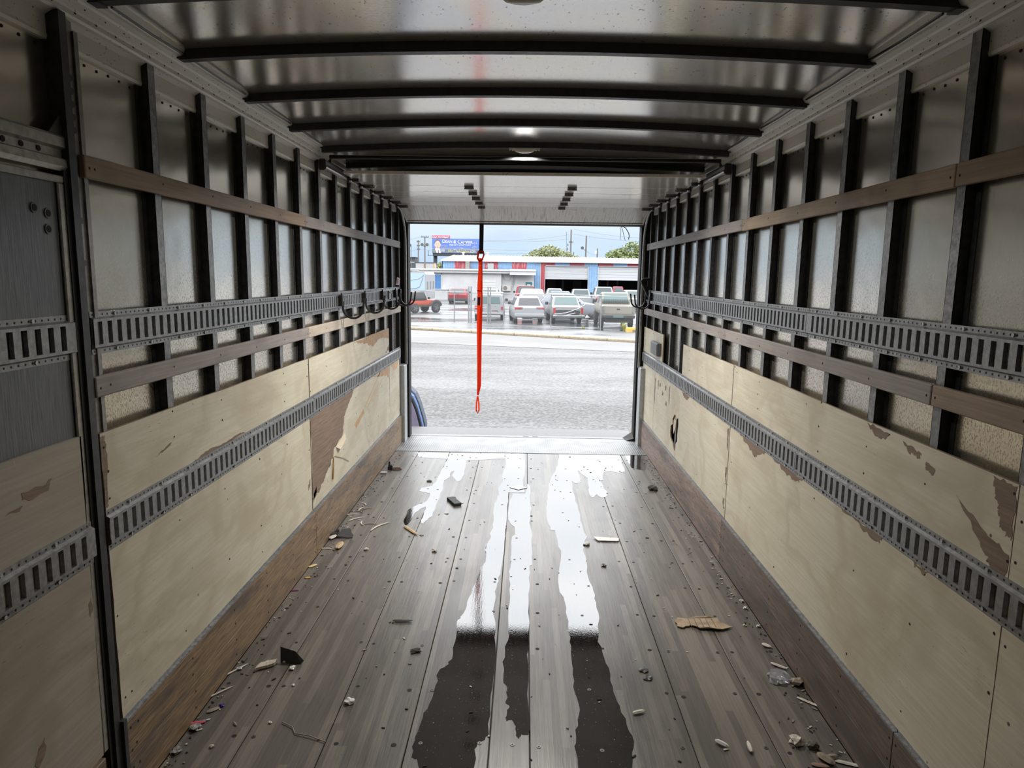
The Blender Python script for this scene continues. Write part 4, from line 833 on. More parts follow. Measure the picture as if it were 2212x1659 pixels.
bead((-1.206, 2.818), 0.013, 'bluish white flat chip by the left kick board', (0.50, 0.52, 0.52), 'chip', 'chip'); bead((1.215, 3.303), 0.012, 'grey pebble at the right kick board', (0.3, 0.29, 0.27)); bead((1.209, 3.498), 0.012, 'bright pebble at the foot of the right kick board', (0.5, 0.49, 0.46)); bead((1.215, 3.579), 0.014, 'grey pebble at the foot of the right kick board, farther than the bright one', (0.4, 0.39, 0.37)); bead((-0.527, 4.187), 0.018, 'white and black nut husk left of the puddles', (0.35, 0.33, 0.30), 'nut_husk', 'husk'); bead((0.444, 4.347), 0.02, 'pale nut husk at the edge of the right puddle', (0.45, 0.43, 0.40), 'nut_husk', 'husk'); bead((-0.957, 4.187), 0.016, 'white and black nut husk on the left boards', (0.40, 0.39, 0.36), 'nut_husk', 'husk'); bead((-0.761, 5.692), 0.022, 'brown curled chip on the left boards near the sill', (0.10, 0.075, 0.055), 'bark_curl', 'chip', 0.4); bead((0.521, 4.013), 0.018, 'dark curled chip on the right boards', (0.07, 0.06, 0.05), 'bark_curl', 'chip', 0.5)
bead((0.580, 2.822), 0.022, 'black flake right of the right puddle', (0.02, 0.02, 0.02), 'bark_flake', 'flake', 0.2); bead((0.571, 2.887), 0.024, 'dark smudge-like flake farther than the black one', (0.03, 0.03, 0.03), 'bark_flake', 'flake', 0.2)
for i, (pos, l, rz) in enumerate((((-1.151, 4.737), 0.13, 0.75), ((-1.086, 4.656), 0.09, 1.9), ((-1.162, 4.956), 0.09, 1.2), ((-1.125, 4.958), 0.08, 0.5), ((-1.031, 4.641), 0.10, 0.05), ((-1.171, 4.893), 0.07, -0.5), ((-1.211, 4.821), 0.12, 0.25), ((-1.172, 5.061), 0.08, -1.0), ((-1.215, 4.180), 0.10, 0.0))):
    stick(pos, l, 0.010, rz, ('tan twig crossing the twig pile by the left kick board', 'pale upright twig in the twig pile', 'thin twig at the back of the twig pile', 'forked dark twig at the right of the twig pile', 'brown rolled bark at the front of the twig pile', 'short dark twig inside the twig pile', 'long thin twig at the left of the twig pile', 'pale twig farthest back in the twig pile', 'thin root by the left kick board, nearer than the wood chunk')[i], LEAFD if i in (3, 4, 5) else PALEC, name='twig', cat='twig', curve=0.012)
# fine crumbs swept along both edges and scattered over the boards
R = random.Random(21); cr = MB()
for _ in range(650):
    if R.random() < 0.62:
        s = R.choice((-1, 1)); x = s*(1.232-abs(R.gauss(0, 0.05))); y = R.uniform(1.9, 6.6)
    else: x = R.uniform(-1.2, 1.2); y = R.uniform(1.9, 6.6)
    r = R.uniform(0.0011, 0.0034); a = R.uniform(0, 6.28); l = R.uniform(1, 3.2)
    cr.obox((x, y, r*0.5+0.001), (r*l*math.cos(a), r*l*math.sin(a), 0), (-r*math.sin(a), r*math.cos(a), 0), (0, 0, r*0.5), R.choice((0, 0, 1, 2)))
tag(cr.obj('crumbs', [DIRT, PALEC, LEAFD]), 'fine crumbs and grit swept along both floor edges', 'grit', kind='stuff')

# ================================================================== OUTSIDE
def m_ground(name, a, b, scale, contrast=0.16, rough=0.7, blot=None, wet=0.0, bump=0.3):
    t = NT(name)
    n = t.noise(t.co(), scale, 2, 0.6); l = t.noise(t.co((0.35, 1.0, 1)), 0.35, 5, 0.6, 0.6); m = t.noise(t.co(), 3.0, 4, 0.6)
    base = t.ramp(n, [(0.5-contrast, a), (0.5+contrast, b)])
    base = t.mix(t.ramp(m, [(0.4, 0.0), (0.75, 0.35)]), base, tuple(0.8*x for x in a))
    if blot: base = t.mix(t.ramp(l, [(0.47, 0.0), (0.60, 0.8)]), base, blot)
    r = t.ramp(l, [(0.42, rough), (0.62, max(0.06, rough-wet))])
    return t.out(base, r, spec=0.6, normal=t.bump(n, bump, 0.02))
LOT = m_ground('wet_gravel_asphalt', (0.008, 0.009, 0.010), (0.062, 0.062, 0.063), 13, 0.10, 0.70, None, 0.25, 0.6)
ROAD = m_ground('street_asphalt', (0.041, 0.040, 0.0395), (0.055, 0.054, 0.053), 20, 0.2, 0.55, (0.047, 0.046, 0.0455), 0.15)
APRON = m_ground('wet_apron', (0.046, 0.048, 0.051), (0.075, 0.077, 0.080), 3.0, 0.2, 0.50, (0.030, 0.032, 0.035), 0.38)
def slab(name, poly, z0, z1, mat):
    return tag(MB().plate(poly, lambda u, v, w: (u, v, w), z0, z1).obj(name, mat), kind='structure')
slab('ground_lot', [(-120, -40), (120, -40), (120, 40), (-120, 60)], G-0.3, G-0.012, LOT)
slab('ground_street', [(-90, 52.0), (-4.88, 30.3), (4.4, 27.9), (90, 5.7), (90, -10.6), (5.02, 32.0), (-6.04, 37.6), (-90, 80.1)], G-0.2, G, ROAD)
slab('ground_apron', [(-120, 95.9), (-6.6, 38.4), (5.3, 32.4), (95, -13), (160, 60), (160, 420), (-220, 420)], G-0.25, G+0.004, APRON)
# kerb of concrete stones
CURB = plain('kerb_concrete', (0.205, 0.165, 0.115), 0.8, 0, 0.25, 9, bump=0.2)
kb = thing('trim_2', (-0.5, 34.8, G), None, None, kind='structure'); kb['label'] = 'worn concrete kerb along the far side of the street'
ku = Vector((11.06, -5.6, 0)).normalized(); kv = Vector((-ku.y, ku.x, 0))
base_m = None
for k in range(-6, 10):
    c = ku*(k*2.45+1.2)+kv*0.25
    mb = MB(); L = 1.21
    prof = [(-0.25, 0.0), (-0.24, 0.10), (-0.19, 0.135), (0.26, 0.14), (0.26, 0.0)]
    mb.loft([[(ku*u+kv*a+Vector((0, 0, b)))[:] for a, b in prof] for u in (-L, L)])
    if base_m is None: o = mb.obj('kerb_stone', CURB, kb, bevel=0.015); base_m = o
    else: o = dup(base_m, None, kb)
    o.location = c+Vector((0, 0, random.uniform(-0.012, 0.008)))

# ---------------------------------------------------------------- vehicles
GLASS = plain('vehicle_glass', (0.055, 0.075, 0.08), 0.2, 0.0, spec=0.3)
GLASS_LT = plain('vehicle_glass_light', (0.105, 0.155, 0.155), 0.2, 0.0, spec=0.3)
TYRE = plain('tyre_rubber', (0.016, 0.016, 0.017), 0.8)
RIM = plain('wheel_alloy', (0.20, 0.20, 0.21), 0.3, 0.8)
RED_L = plain('tail_light_red', (0.33, 0.016, 0.02), 0.2, 0, spec=0.8)
CHROME = plain('bumper_chrome', (0.26, 0.27, 0.28), 0.25, 0.8)
DARKTRIM = plain('dark_trim', (0.022, 0.022, 0.024), 0.55)
PLATE = plain('number_plate', (0.10, 0.115, 0.10), 0.5)
def paint(n, c): return plain('paint_'+n, c, 0.35, 0.0, spec=0.25)
WHITE = paint('white', (0.255, 0.265, 0.28)); OFFW = paint('off_white', (0.23, 0.235, 0.235))
RED = paint('red', (0.20, 0.014, 0.022)); TAN = paint('tan', (0.215, 0.20, 0.17)); SILVER = paint('silver', (0.17, 0.185, 0.215))
NAVY = paint('dark_blue', (0.035, 0.045, 0.065)); ORANGE = paint('orange_red', (0.30, 0.055, 0.03))

def ring(y, zb, zt, ztop, hw, ht):
    h = [(hw*0.90, zb), (hw, zb+0.14), (hw*1.0, zb+(zt-zb)*0.62), (hw*0.975, zt), (ht, ztop-0.06), (ht*0.88, ztop)]
    return [(x, y, z) for x, z in h]+[(-x, y, z) for x, z in reversed(h)]
def wheel(parent, x, y, r, w=0.24):
    s = 1 if x > 0 else -1
    o = MB().tube([(x-s*w, y, r), (x-s*w*0.92, y, r), (x-s*0.03, y, r), (x, y, r)], [r*0.86, r, r, r*0.88], 20).obj('wheel', TYRE, parent, smooth=True)
    mb = MB().cyl((x-s*0.05, y, r), (s, 0, 0), r*0.66, 0.052, 18)
    for k in range(5):
        a = k*2*math.pi/5
        mb.obox((x+s*0.006, y+math.cos(a)*r*0.33, r+math.sin(a)*r*0.33), (0.008, 0, 0), (0, math.cos(a)*r*0.32, math.sin(a)*r*0.32), (0, -math.sin(a)*0.035, math.cos(a)*0.035), 1)
    mb.obj('rim', [DARKTRIM, RIM], o)
def vehicle(name, label, cat, loc, rz, secs, col, wheels, wr, glass, lights, bumper, plate=None, bed=None, mirrors=None, extra=None, gm=GLASS, group='vehicles parked across the street'):
    """rear centre on the ground at the origin, nose along +y"""
    o = thing(name, loc, label, cat, rz, group)
    MB().loft([ring(*q) for q in secs]).obj('body', col, o, smooth=True)
    for gname, pts in glass:      # window panes lie just proud of the body
        n = (Vector(pts[1])-Vector(pts[0])).cross(Vector(pts[2])-Vector(pts[0])).normalized()
        cen = sum((Vector(p) for p in pts), Vector())/len(pts)
        if n.dot(cen-Vector((0, 2.4, 0.9))) < 0: n = -n
        k = len(pts)
        MB().add([Vector(p)+n*0.022 for p in pts]+[Vector(p)-n*0.03 for p in pts], [tuple(range(k))]+[(i, (i+1) % k, (i+1) % k+k, i+k) for i in range(k)]).obj(gname, gm, o)
    for x in (-1, 1):
        for y in wheels: wheel(o, x*(secs[1][4]-0.02), y, wr)
        if lights:
            x0, x1, z0, z1, y = lights
            MB().box(*sorted((x*x0, x*x1)), y-0.03, y+0.12, z0, z1).obj('tail_light', RED_L, o, bevel=0.012)
        if mirrors:
            MB().box(*sorted((x*mirrors[0], x*(mirrors[0]+0.20))), mirrors[1], mirrors[1]+0.10, mirrors[2], mirrors[2]+0.20).obj('mirror', DARKTRIM, o, bevel=0.03)
    if bumper:
        hw, z0, z1, y, m = bumper
        MB().box(-hw, hw, y-0.10, y+0.10, z0, z1).obj('bumper', m, o, bevel=0.03)
    if plate: MB().box(-0.16+plate[0], 0.16+plate[0], plate[2]-0.02, plate[2], plate[1], plate[1]+0.16).obj('number_plate', PLATE, o)
    if bed:
        hw, y0, y1, z = bed
        MB().add([(-hw, y0, z), (hw, y0, z), (hw, y1, z), (-hw, y1, z), (-hw*0.92, y0+0.05, z-0.01), (hw*0.92, y0+0.05, z-0.01), (hw*0.92, y1-0.05, z-0.01), (-hw*0.92, y1-0.05, z-0.01)],
                 [(4, 5, 6, 7), (0, 1, 5, 4), (1, 2, 6, 5), (2, 3, 7, 6), (3, 0, 4, 7)]).obj('bed_liner', DARKTRIM, o)
    if extra: extra(o)
    return o
def suv(h=1.64, hw=0.93):
    k = h/1.64
    return [(0.0, 0.40, 0.92*k, 0.96*k, hw*0.93, hw*0.86), (0.10, 0.32, 1.0*k, 1.04*k, hw*0.98, hw*0.88), (0.62, 0.26, 1.04*k, 1.58*k, hw, hw*0.70), (0.95, 0.25, 1.04*k, 1.64*k, hw, hw*0.72),
            (2.5, 0.25, 1.01*k, 1.62*k, hw, hw*0.72), (3.3, 0.25, 0.99*k, 1.05*k, hw, hw*0.88), (4.25, 0.27, 0.90*k, 0.94*k, hw*0.96, hw*0.82), (4.55, 0.38, 0.70*k, 0.74*k, hw*0.84, hw*0.7)]
def suv_glass(h=1.64, hw=0.93):
    k = h/1.64; g = [('rear_window', [(-hw*0.74, 0.17, 1.10*k), (hw*0.74, 0.17, 1.10*k), (hw*0.62, 0.60, 1.54*k), (-hw*0.62, 0.60, 1.54*k)])]
    for s in (-1, 1):
        g += [('side_window', [(s*hw*0.955, 0.95, 1.10*k), (s*hw*0.955, 1.75, 1.09*k), (s*hw*0.745, 1.75, 1.55*k), (s*hw*0.75, 1.05, 1.55*k)]),
              ('side_window', [(s*hw*0.955, 1.83, 1.09*k), (s*hw*0.95, 2.85, 1.08*k), (s*hw*0.78, 2.52, 1.53*k), (s*hw*0.745, 1.83, 1.55*k)])]
    return g
def pickup(h=1.78, hw=0.95, tg=1.06, zb=0.50, bl=1.75):
    return [(0.0, zb, tg-0.04, tg, hw*0.97, hw*0.95), (0.05, zb, tg-0.02, tg, hw, hw*0.97), (bl, zb, tg-0.02, tg, hw, hw*0.97), (bl+0.06, zb, tg+0.04, tg+0.08, hw, hw*0.95), (bl+0.26, zb, tg+0.05, h-0.03, hw, hw*0.76),
            (bl+0.5, zb, tg+0.05, h, hw, hw*0.78), (bl+1.35, zb, tg+0.03, h-0.02, hw, hw*0.78), (bl+2.0, zb, tg+0.02, tg+0.07, hw, hw*0.9), (bl+3.2, zb, tg-0.05, tg, hw*0.97, hw*0.85), (bl+3.4, zb+0.1, tg-0.2, tg-0.15, hw*0.9, hw*0.8)]
def pickup_glass(h=1.78, hw=0.95, tg=1.06, bl=1.75):
    g = [('rear_window', [(-hw*0.78, bl+0.08, tg+0.12), (hw*0.78, bl+0.08, tg+0.12), (hw*0.66, bl+0.25, h-0.09), (-hw*0.66, bl+0.25, h-0.09)])]
    for s in (-1, 1):
        g.append(('side_window', [(s*hw*0.95, bl+0.55, tg+0.10), (s*hw*0.95, bl+1.6, tg+0.09), (s*hw*0.80, bl+1.36, h-0.10), (s*hw*0.81, bl+0.55, h-0.10)]))
    return g

def ex_van(o):
    d = plain('van_seam', (0.10, 0.10, 0.105), 0.6)
    MB().box(-0.006, 0.006, -0.012, 0.01, 0.52, 1.66).obj('door_seam', d, o)
    for x in (-0.40, 0.42): MB().box(x-0.02, x+0.02, -0.02, 0.02, 0.9, 0.94).obj('hinge', d, o)
    MB().box(-0.06, -0.02, -0.035, 0.0, 0.95, 1.10).obj('door_handle', d, o)
    MB().plate(jag([(0.10, 0.60), (0.62, 0.55), (0.55, 0.66), (0.2, 0.68)], 0.03, 3, 5), lambda u, v, w: (u, -0.006-w, v), 0, 0.004).obj('rust_patch', plain('rust', (0.16, 0.11, 0.09), 0.8), o)
    MB().box(-0.88, 0.88, 0.12, 3.5, 1.785, 1.80).obj('roof_skin', plain('van_roof', (0.34, 0.27, 0.27), 0.5, 0, 0.2, 3), o)
vehicle('cargo_van', 'old white cargo van with twin rear windows and dented doors behind the gate', 'van', (-2.36, 46.5, G), 0.02,
        [(0.0, 0.42, 1.05, 1.66, 0.97, 0.80), (0.10, 0.40, 1.06, 1.78, 1.0, 0.84), (3.5, 0.40, 1.06, 1.80, 1.0, 0.84), (4.2, 0.40, 1.02, 1.10, 1.0, 0.88), (5.0, 0.42, 0.94, 0.98, 0.95, 0.82), (5.2, 0.5, 0.8, 0.84, 0.85, 0.7)],
        WHITE, (0.95, 4.2), 0.36, [('rear_window', [(s*0.12, -0.004, 1.12), (s*0.74, -0.004, 1.12), (s*0.66, -0.004, 1.55), (s*0.12, -0.004, 1.55)]) for s in (-1, 1)]+
        [('side_window', [(0.975, 0.5+i*1.15, 1.12), (0.975, 1.5+i*1.15, 1.12), (0.875, 1.5+i*1.15, 1.58), (0.875, 0.5+i*1.15, 1.58)]) for i in range(3)],
        (0.78, 0.95, 0.72, 0.92, 0.0), (0.95, 0.36, 0.50, 0.0, CHROME), (-0.55, 0.62, -0.004), mirrors=(1.02, 3.7, 1.15), extra=ex_van, gm=GLASS_LT)
def ex_audi(o):
    for x in (-0.55, 0.55): MB().box(x-0.26, x+0.26, -0.03, 0.02, 0.50, 0.535).obj('reflector', RED_L, o)
    for x in (-0.5, 0.5): MB().cyl((x, -0.04, 0.36), (0, 1, 0), 0.06, 0.1, 10).obj('exhaust', DARKTRIM, o)
    MB().box(-0.75, 0.75, -0.02, 0.05, 0.28, 0.40).obj('diffuser', DARKTRIM, o, bevel=0.01)
    for x in (-0.62, 0.62): MB().tube([(x, 0.8, 1.66), (x, 2.5, 1.65)], 0.02, 5).obj('roof_rail', CHROME, o)
vehicle('suv', 'white hatchback SUV with wide red tail lights just behind the fence', 'car', (0.30, 43.75, G), 0.11, suv(1.66, 0.95), WHITE, (0.95, 3.7), 0.37, suv_glass(1.66, 0.95),
        (0.42, 0.92, 0.86, 1.02, 0.03), (0.94, 0.42, 0.62, 0.06, WHITE), (0.0, 0.80, 0.035), mirrors=(0.93, 2.75, 1.08), extra=ex_audi, gm=plain('tinted_glass', (0.045, 0.048, 0.055), 0.25, spec=0.25))
def ex_wreck(o):
    MB().tube([(-0.9, -0.25, 0.62), (-0.2, -0.35, 0.70), (0.6, -0.30, 0.98), (1.05, -0.1, 1.22)], 0.035, 6).obj('bent_pipe', CHROME, o)
    MB().tube([(-0.9, -0.2, 0.50), (-0.1, -0.3, 0.58), (0.4, -0.28, 0.70)], 0.03, 6).obj('bent_pipe', CHROME, o)
    MB().plate(jag([(-0.80, 0.60), (0.72, 0.56), (0.74, 0.83), (-0.80, 0.86)], 0.04, 4, 9), lambda u, v, w: (u, -0.012-w, v), 0, 0.005).obj('open_tailgate_gap', DARKTRIM, o)
    MB().box(-0.70, -0.05, -0.13, -0.06, 0.36, 0.47).obj('number_plate_holder', CHROME, o)
    MB().tube([(0.95, -0.1, 0.25), (1.08, -0.2, 0.62)], 0.035, 6).obj('mud_flap', DARKTRIM, o)
vehicle('pickup_truck', 'wrecked white pickup truck with missing tailgate and bent pipes, beside the white SUV', 'pickup truck', (2.72, 44.0, G), 0.09, pickup(1.70, 0.98, 1.05, 0.46, 1.0), OFFW, (0.9, 3.6), 0.36, pickup_glass(1.70, 0.98, 1.05, 1.0),
        (0.80, 0.95, 0.62, 1.0, 0.0), (0.98, 0.38, 0.54, -0.05, CHROME), None, mirrors=(0.97, 2.4, 1.1), extra=ex_wreck, gm=GLASS_LT)
def ex_tan(o):
    MB().box(-0.80, 0.80, -0.02, 0.01, 0.86, 1.30).obj('tailgate', TAN, o, bevel=0.015)
    MB().box(-0.09, 0.09, -0.035, -0.018, 1.10, 1.17).obj('tailgate_handle', DARKTRIM, o)
    MB().box(-0.30, 0.28, -0.18, -0.12, 0.66, 0.78).obj('hitch_plate', GLASS_LT, o)
    MB().box(-0.7, 0.7, 0.1, 1.2, 0.36, 0.62).obj('underbody', DARKTRIM, o)
    for x in (-0.84, 0.84):
        MB().box(x-0.06, x+0.06, -0.03, 0.02, 0.90, 1.30).obj('lamp_housing', plain('lamp_clear', (0.17, 0.165, 0.155), 0.25, 0, 0.4, 12), o)
    mb = MB()
    for k in range(7): mb.box(-0.8, 0.8, 1.28, 1.295, 1.36+0.045*k, 1.375+0.045*k)
    for k in range(13): mb.box(-0.8+k*0.133, -0.785+k*0.133, 1.28, 1.295, 1.36, 1.66)
    mb.obj('window_guard', DARKTRIM, o)
vehicle('pickup_truck', 'tan lifted pickup truck with plain tailgate, nearest the right of the doorway', 'pickup truck', (5.34, 40.25, G), 0.0, pickup(2.06, 0.99, 1.32, 0.80, 1.25), TAN, (1.0, 4.1), 0.43, pickup_glass(2.06, 0.99, 1.32, 1.25),
        None, (0.95, 0.62, 0.80, -0.05, DARKTRIM), None, mirrors=(0.98, 2.6, 1.42), extra=ex_tan, gm=GLASS_LT)
vehicle('suv', 'red compact SUV parked by the white wall', 'car', (-6.95, 72.5, G), 0.0, suv(1.60, 1.0), RED, (0.9, 3.6), 0.40, suv_glass(1.60, 1.0),
        (0.62, 0.94, 0.80, 0.96, 0.02), (0.97, 0.30, 0.60, 0.03, DARKTRIM), (0.0, 0.88, 0.03), mirrors=(0.98, 2.75, 1.04))
vehicle('pickup_truck', 'red pickup truck facing away near the teal window', 'pickup truck', (0.10, 66.0, G), 0.03, pickup(2.02, 0.98, 1.22, 0.55), RED, (0.9, 4.4), 0.38, pickup_glass(2.02, 0.98, 1.22),
        (0.84, 0.97, 0.70, 1.05, 0.0), (0.96, 0.42, 0.58, -0.05, CHROME), None, mirrors=(0.98, 3.1, 1.3))
vehicle('camper_van', 'white van with a tall rounded roof behind the white SUV', 'van', (0.62, 54.0, G), 0.05,
        [(0.0, 0.4, 1.0, 1.66, 1.0, 0.66), (0.12, 0.4, 1.02, 1.84, 1.05, 0.74), (0.6, 0.4, 1.05, 1.95, 1.07, 0.78), (3.2, 0.4, 1.05, 1.93, 1.07, 0.78), (4.0, 0.4, 1.0, 1.06, 1.04, 0.9), (4.9, 0.45, 0.9, 0.94, 0.95, 0.8)], WHITE, (0.9, 3.9), 0.36, [], None, None)
vehicle('suv', 'dark blue SUV parked behind the wrecked white pickup', 'car', (2.85, 54.5, G), 0.05, suv(1.80, 0.98), NAVY, (0.9, 3.6), 0.37, suv_glass(1.80, 0.98), (0.70, 0.92, 0.85, 1.1, 0.02), None, gm=GLASS_LT)
vehicle('suv', 'silver SUV side-on with black alloy front wheel, between the two pickups', 'car', (0.95, 50.7, G), -math.pi/2-0.03, suv(1.74, 0.95), SILVER, (0.95, 3.95), 0.43, suv_glass(1.74, 0.95), (0.55, 0.9, 0.9, 1.1, 0.03), None, mirrors=(0.94, 2.75, 1.2), gm=GLASS)
vehicle('pickup_truck', 'white pickup truck in front of the blue garage pillar', 'pickup truck', (5.05, 62.0, G), 0.0, pickup(1.84, 0.92, 1.12, 0.5), WHITE, (0.9, 4.4), 0.36, pickup_glass(1.84, 0.92, 1.12), None, None)
vehicle('suv', 'white car in the mouth of the left garage bay', 'car', (2.95, 70.0, G), 0.0, suv(1.76, 0.92), WHITE, (0.9, 3.6), 0.35, suv_glass(1.76, 0.92), (0.60, 0.88, 0.85, 1.0, 0.02), None)
vehicle('pickup_truck', 'tall white pickup truck behind the tan pickup', 'pickup truck', (6.90, 60.0, G), 0.0, pickup(2.10, 0.90, 1.32, 0.6), WHITE, (0.9, 4.4), 0.40, pickup_glass(2.10, 0.90, 1.32), (0.74, 0.88, 0.85, 1.2, 0.0), (0.9, 0.5, 0.66, -0.05, CHROME), None, mirrors=(0.9, 3.1, 1.4))
vehicle('pickup_truck', 'bright red pickup truck under the right garage bay', 'pickup truck', (8.95, 66.0, G), 0.0, pickup(2.06, 0.56, 1.30, 0.6), paint('bright_red', (0.30, 0.018, 0.035)), (0.9, 4.4), 0.38, pickup_glass(2.06, 0.56, 1.30), None, None)
vehicle('sedan', 'white car low beside the right door frame, behind the tan pickup', 'car', (9.44, 61.0, G), 0.0, suv(1.855, 0.87), OFFW, (0.9, 3.6), 0.35, suv_glass(1.855, 0.87), None, None)
vehicle('suv', 'white wagon hidden behind the cargo van roof', 'car', (-2.95, 58.0, G), 0.0, suv(1.86, 0.86), WHITE, (0.9, 3.6), 0.35, suv_glass(1.86, 0.86), (0.6, 0.82, 1.0, 1.3, 0.02), None)

# jeep: open tub with soft top, nose to the right
J = thing('jeep', (-8.05, 55.2, G), 'orange-red open jeep with black soft top, at the left edge of the doorway', 'car', -0.80, 'vehicles parked across the street')
MB().loft([ring(*q) for q in [(-1.7, 0.50, 0.92, 0.95, 0.72, 0.70), (-0.1, 0.50, 0.92, 0.95, 0.74, 0.72), (0.0, 0.50, 0.98, 1.02, 0.74, 0.70), (1.05, 0.52, 0.95, 1.0, 0.62, 0.50), (1.12, 0.55, 0.90, 0.94, 0.60, 0.48)]]).obj('tub', ORANGE, J, smooth=True)
MB().loft([ring(*q) for q in [(-1.75, 0.95, 1.3, 1.58, 0.68, 0.60), (-0.45, 0.95, 1.3, 1.64, 0.70, 0.62), (-0.25, 0.95, 1.2, 1.62, 0.70, 0.62)]]).obj('soft_top', DARKTRIM, J)
MB().add([(-0.66, 0.02, 1.0), (0.66, 0.02, 1.0), (0.60, -0.22, 1.62), (-0.60, -0.22, 1.62), (-0.66, -0.03, 1.0), (0.66, -0.03, 1.0), (0.60, -0.27, 1.62), (-0.60, -0.27, 1.62)], [(0, 1, 2, 3), (7, 6, 5, 4), (0, 4, 5, 1), (1, 5, 6, 2), (2, 6, 7, 3), (3, 7, 4, 0)]).obj('windscreen_frame', plain('cream_frame', (0.30, 0.29, 0.26), 0.5), J)
for x in (-1, 1):
    MB().tube([(x*0.80, 0.75+0.48*math.cos(a), 0.42+0.48*math.sin(a)) for a in [math.pi*(0.08+0.84*i/8) for i in range(9)]], 0.13, 6, flat=(1, 0.3)).obj('fender_flare', DARKTRIM, J)
    for y in (-1.25, 0.75): wheel(J, x*0.86, y, 0.37)
    MB().box(*sorted((x*0.74, x*0.80)), -0.9, 0.2, 0.48, 0.60).obj('side_step', DARKTRIM, J)
    MB().box(*sorted((x*0.76, x*0.94)), -0.05, 0.05, 1.05, 1.22).obj('mirror', DARKTRIM, J)
MB().box(-0.75, 0.75, 1.16, 1.32, 0.50, 0.66).obj('bumper', plain('bumper_pale', (0.33, 0.33, 0.33), 0.5), J, bevel=0.02)

# travel trailer
T_ = thing('travel_trailer', (-10.75, 68.0, G), 'white travel trailer with a pale blue rear, left edge of the doorway', 'trailer', 0.0)
MB().loft([[(x, y, z) for x, z in ((-1.3, 0.5), (1.15, 0.5), (1.15, 2.95), (1.02, 3.2), (-1.2, 3.25), (-1.3, 3.05))] for y in (0, 7.0)]).obj('body', WHITE, T_)
MB().plate([(-1.25, 1.45), (1.08, 1.45), (1.08, 3.02), (0.95, 3.08), (-1.25, 3.08)], lambda u, v, w: (u, -w, v), 0, 0.03).obj('rear_panel', plain('trailer_blue', (0.27, 0.35, 0.41), 0.4), T_)
MB().tube([(0.95, -0.05, 2.95), (0.80, -0.06, 2.4), (0.55, -0.06, 1.75), (0.1, -0.06, 1.62), (-0.6, -0.06, 1.6)], 0.02, 5).obj('trim_line', plain('trailer_trim', (0.16, 0.2, 0.22), 0.5), T_)
MB().tube([(-1.25, -0.05, 2.45), (-0.4, -0.06, 2.38), (0.5, -0.06, 2.55), (0.95, -0.05, 2.9)], 0.014, 5).obj('trim_line', plain('trailer_trim2', (0.2, 0.25, 0.28), 0.5), T_)
for y in (0.9, 3.0, 5.2): MB().box(1.14, 1.165, y, y+0.9, 1.5, 2.3).obj('side_window', GLASS, T_, bevel=0.02)
MB().box(-0.55, 0.25, 0.9, 1.9, 3.2, 3.55).obj('roof_vent', WHITE, T_, bevel=0.05)
MB().box(-0.7, -0.2, 0.3, 0.6, 3.2, 3.28).obj('roof_hatch', DARKTRIM, T_); MB().box(0.3, 0.8, 0.4, 0.7, 3.18, 3.26).obj('roof_hatch', plain('hatch_beige', (0.28, 0.26, 0.18), 0.6), T_)
for x in (-1, 1): wheel(T_, x*1.1, 3.2, 0.36)

# ---------------------------------------------------------------- white building with the long parapet
def m_stucco():
    t = NT('white_stucco'); n = t.noise(t.co(), 1.3, 5, 0.6); f = t.noise(t.co(), 14, 2)
    z = t.sep(t.co())[2]
    b = t.ramp(n, [(0.35, (0.345, 0.35, 0.36)), (0.65, (0.385, 0.39, 0.395))])
    b = t.mix(t.math('MULTIPLY', t.ramp(f, [(0.66, 0), (0.70, 0.8)]), t.ramp(z, [(0.0, 1.0), (0.02, 0.0)])), b, (0.12, 0.12, 0.11))
    return t.out(b, 0.8)
STUCCO = m_stucco()
WB = thing('white_building', (-6.5, 85, G), 'long low white building with flat parapet and blue door', 'building')
def wb(mb, name, mats, **k):
    o = mb.obj(name, mats, None, **k); o.parent = WB; o.matrix_parent_inverse = Matrix.Translation((6.5, -85, -G)); return o
wb(MB().box(-16, -2.9, 85, 87.55, G, 2.45).box(-2.9, 1.03, 85.5, 87.55, G, 2.45), 'wall', STUCCO)
FASC = plain('white_fascia', (0.40, 0.405, 0.41), 0.6, 0, 0.05, 3)
wb(MB().box(-16, -1.86, 84.5, 87.55, 2.30, 2.50).box(-16, -1.86, 84.65, 84.8, 2.02, 2.30), 'parapet', FASC)
wb(MB().box(-1.87, 1.23, 84.2, 87.55, 2.30, 2.55).box(-1.87, 1.23, 84.3, 84.5, 1.86, 2.30), 'canopy_fascia', FASC)
dr = wb(MB().box(-11.06, -10.14, 84.93, 85.0, 0.08, 1.80), 'door', plain('door_blue', (0.055, 0.155, 0.32), 0.5))
for a, b in ((0.20, 0.85), (0.98, 1.68)):
    for x in (-10.95, -10.55): MB().box(x, x+0.33, 84.91, 84.93, a, b).obj('door_panel', plain('door_blue_dark', (0.04, 0.12, 0.27), 0.5), dr)
wb(MB().box(-11.14, -11.06, 84.90, 85.0, 0.08, 1.88).box(-10.14, -10.06, 84.90, 85.0, 0.08, 1.88).box(-11.14, -10.06, 84.90, 85.0, 1.80, 1.88), 'door_trim', FASC)
wb(MB().box(-11.4, -9.2, 84.2, 85.0, 0.0, 0.06).box(-11.35, -9.3, 84.3, 85, G, 0.0), 'door_landing', STUCCO)
for i in range(3): wb(MB().box(-5.93, -3.53, 84.97, 85.0, 0.30+i*0.31, 0.58+i*0.31), 'boarded_window_panel', FASC)
tw = wb(MB().box(-0.06, 0.92, 85.42, 85.5, 0.30, 1.12), 'window_frame', FASC); MB().box(0.02, 0.84, 85.40, 85.43, 0.36, 1.03).obj('window_pane', plain('teal_glass', (0.03, 0.13, 0.145), 0.15), tw)
MB().box(0.20, 0.62, 85.38, 85.41, 0.62, 0.78).obj('window_sign', FASC, tw)
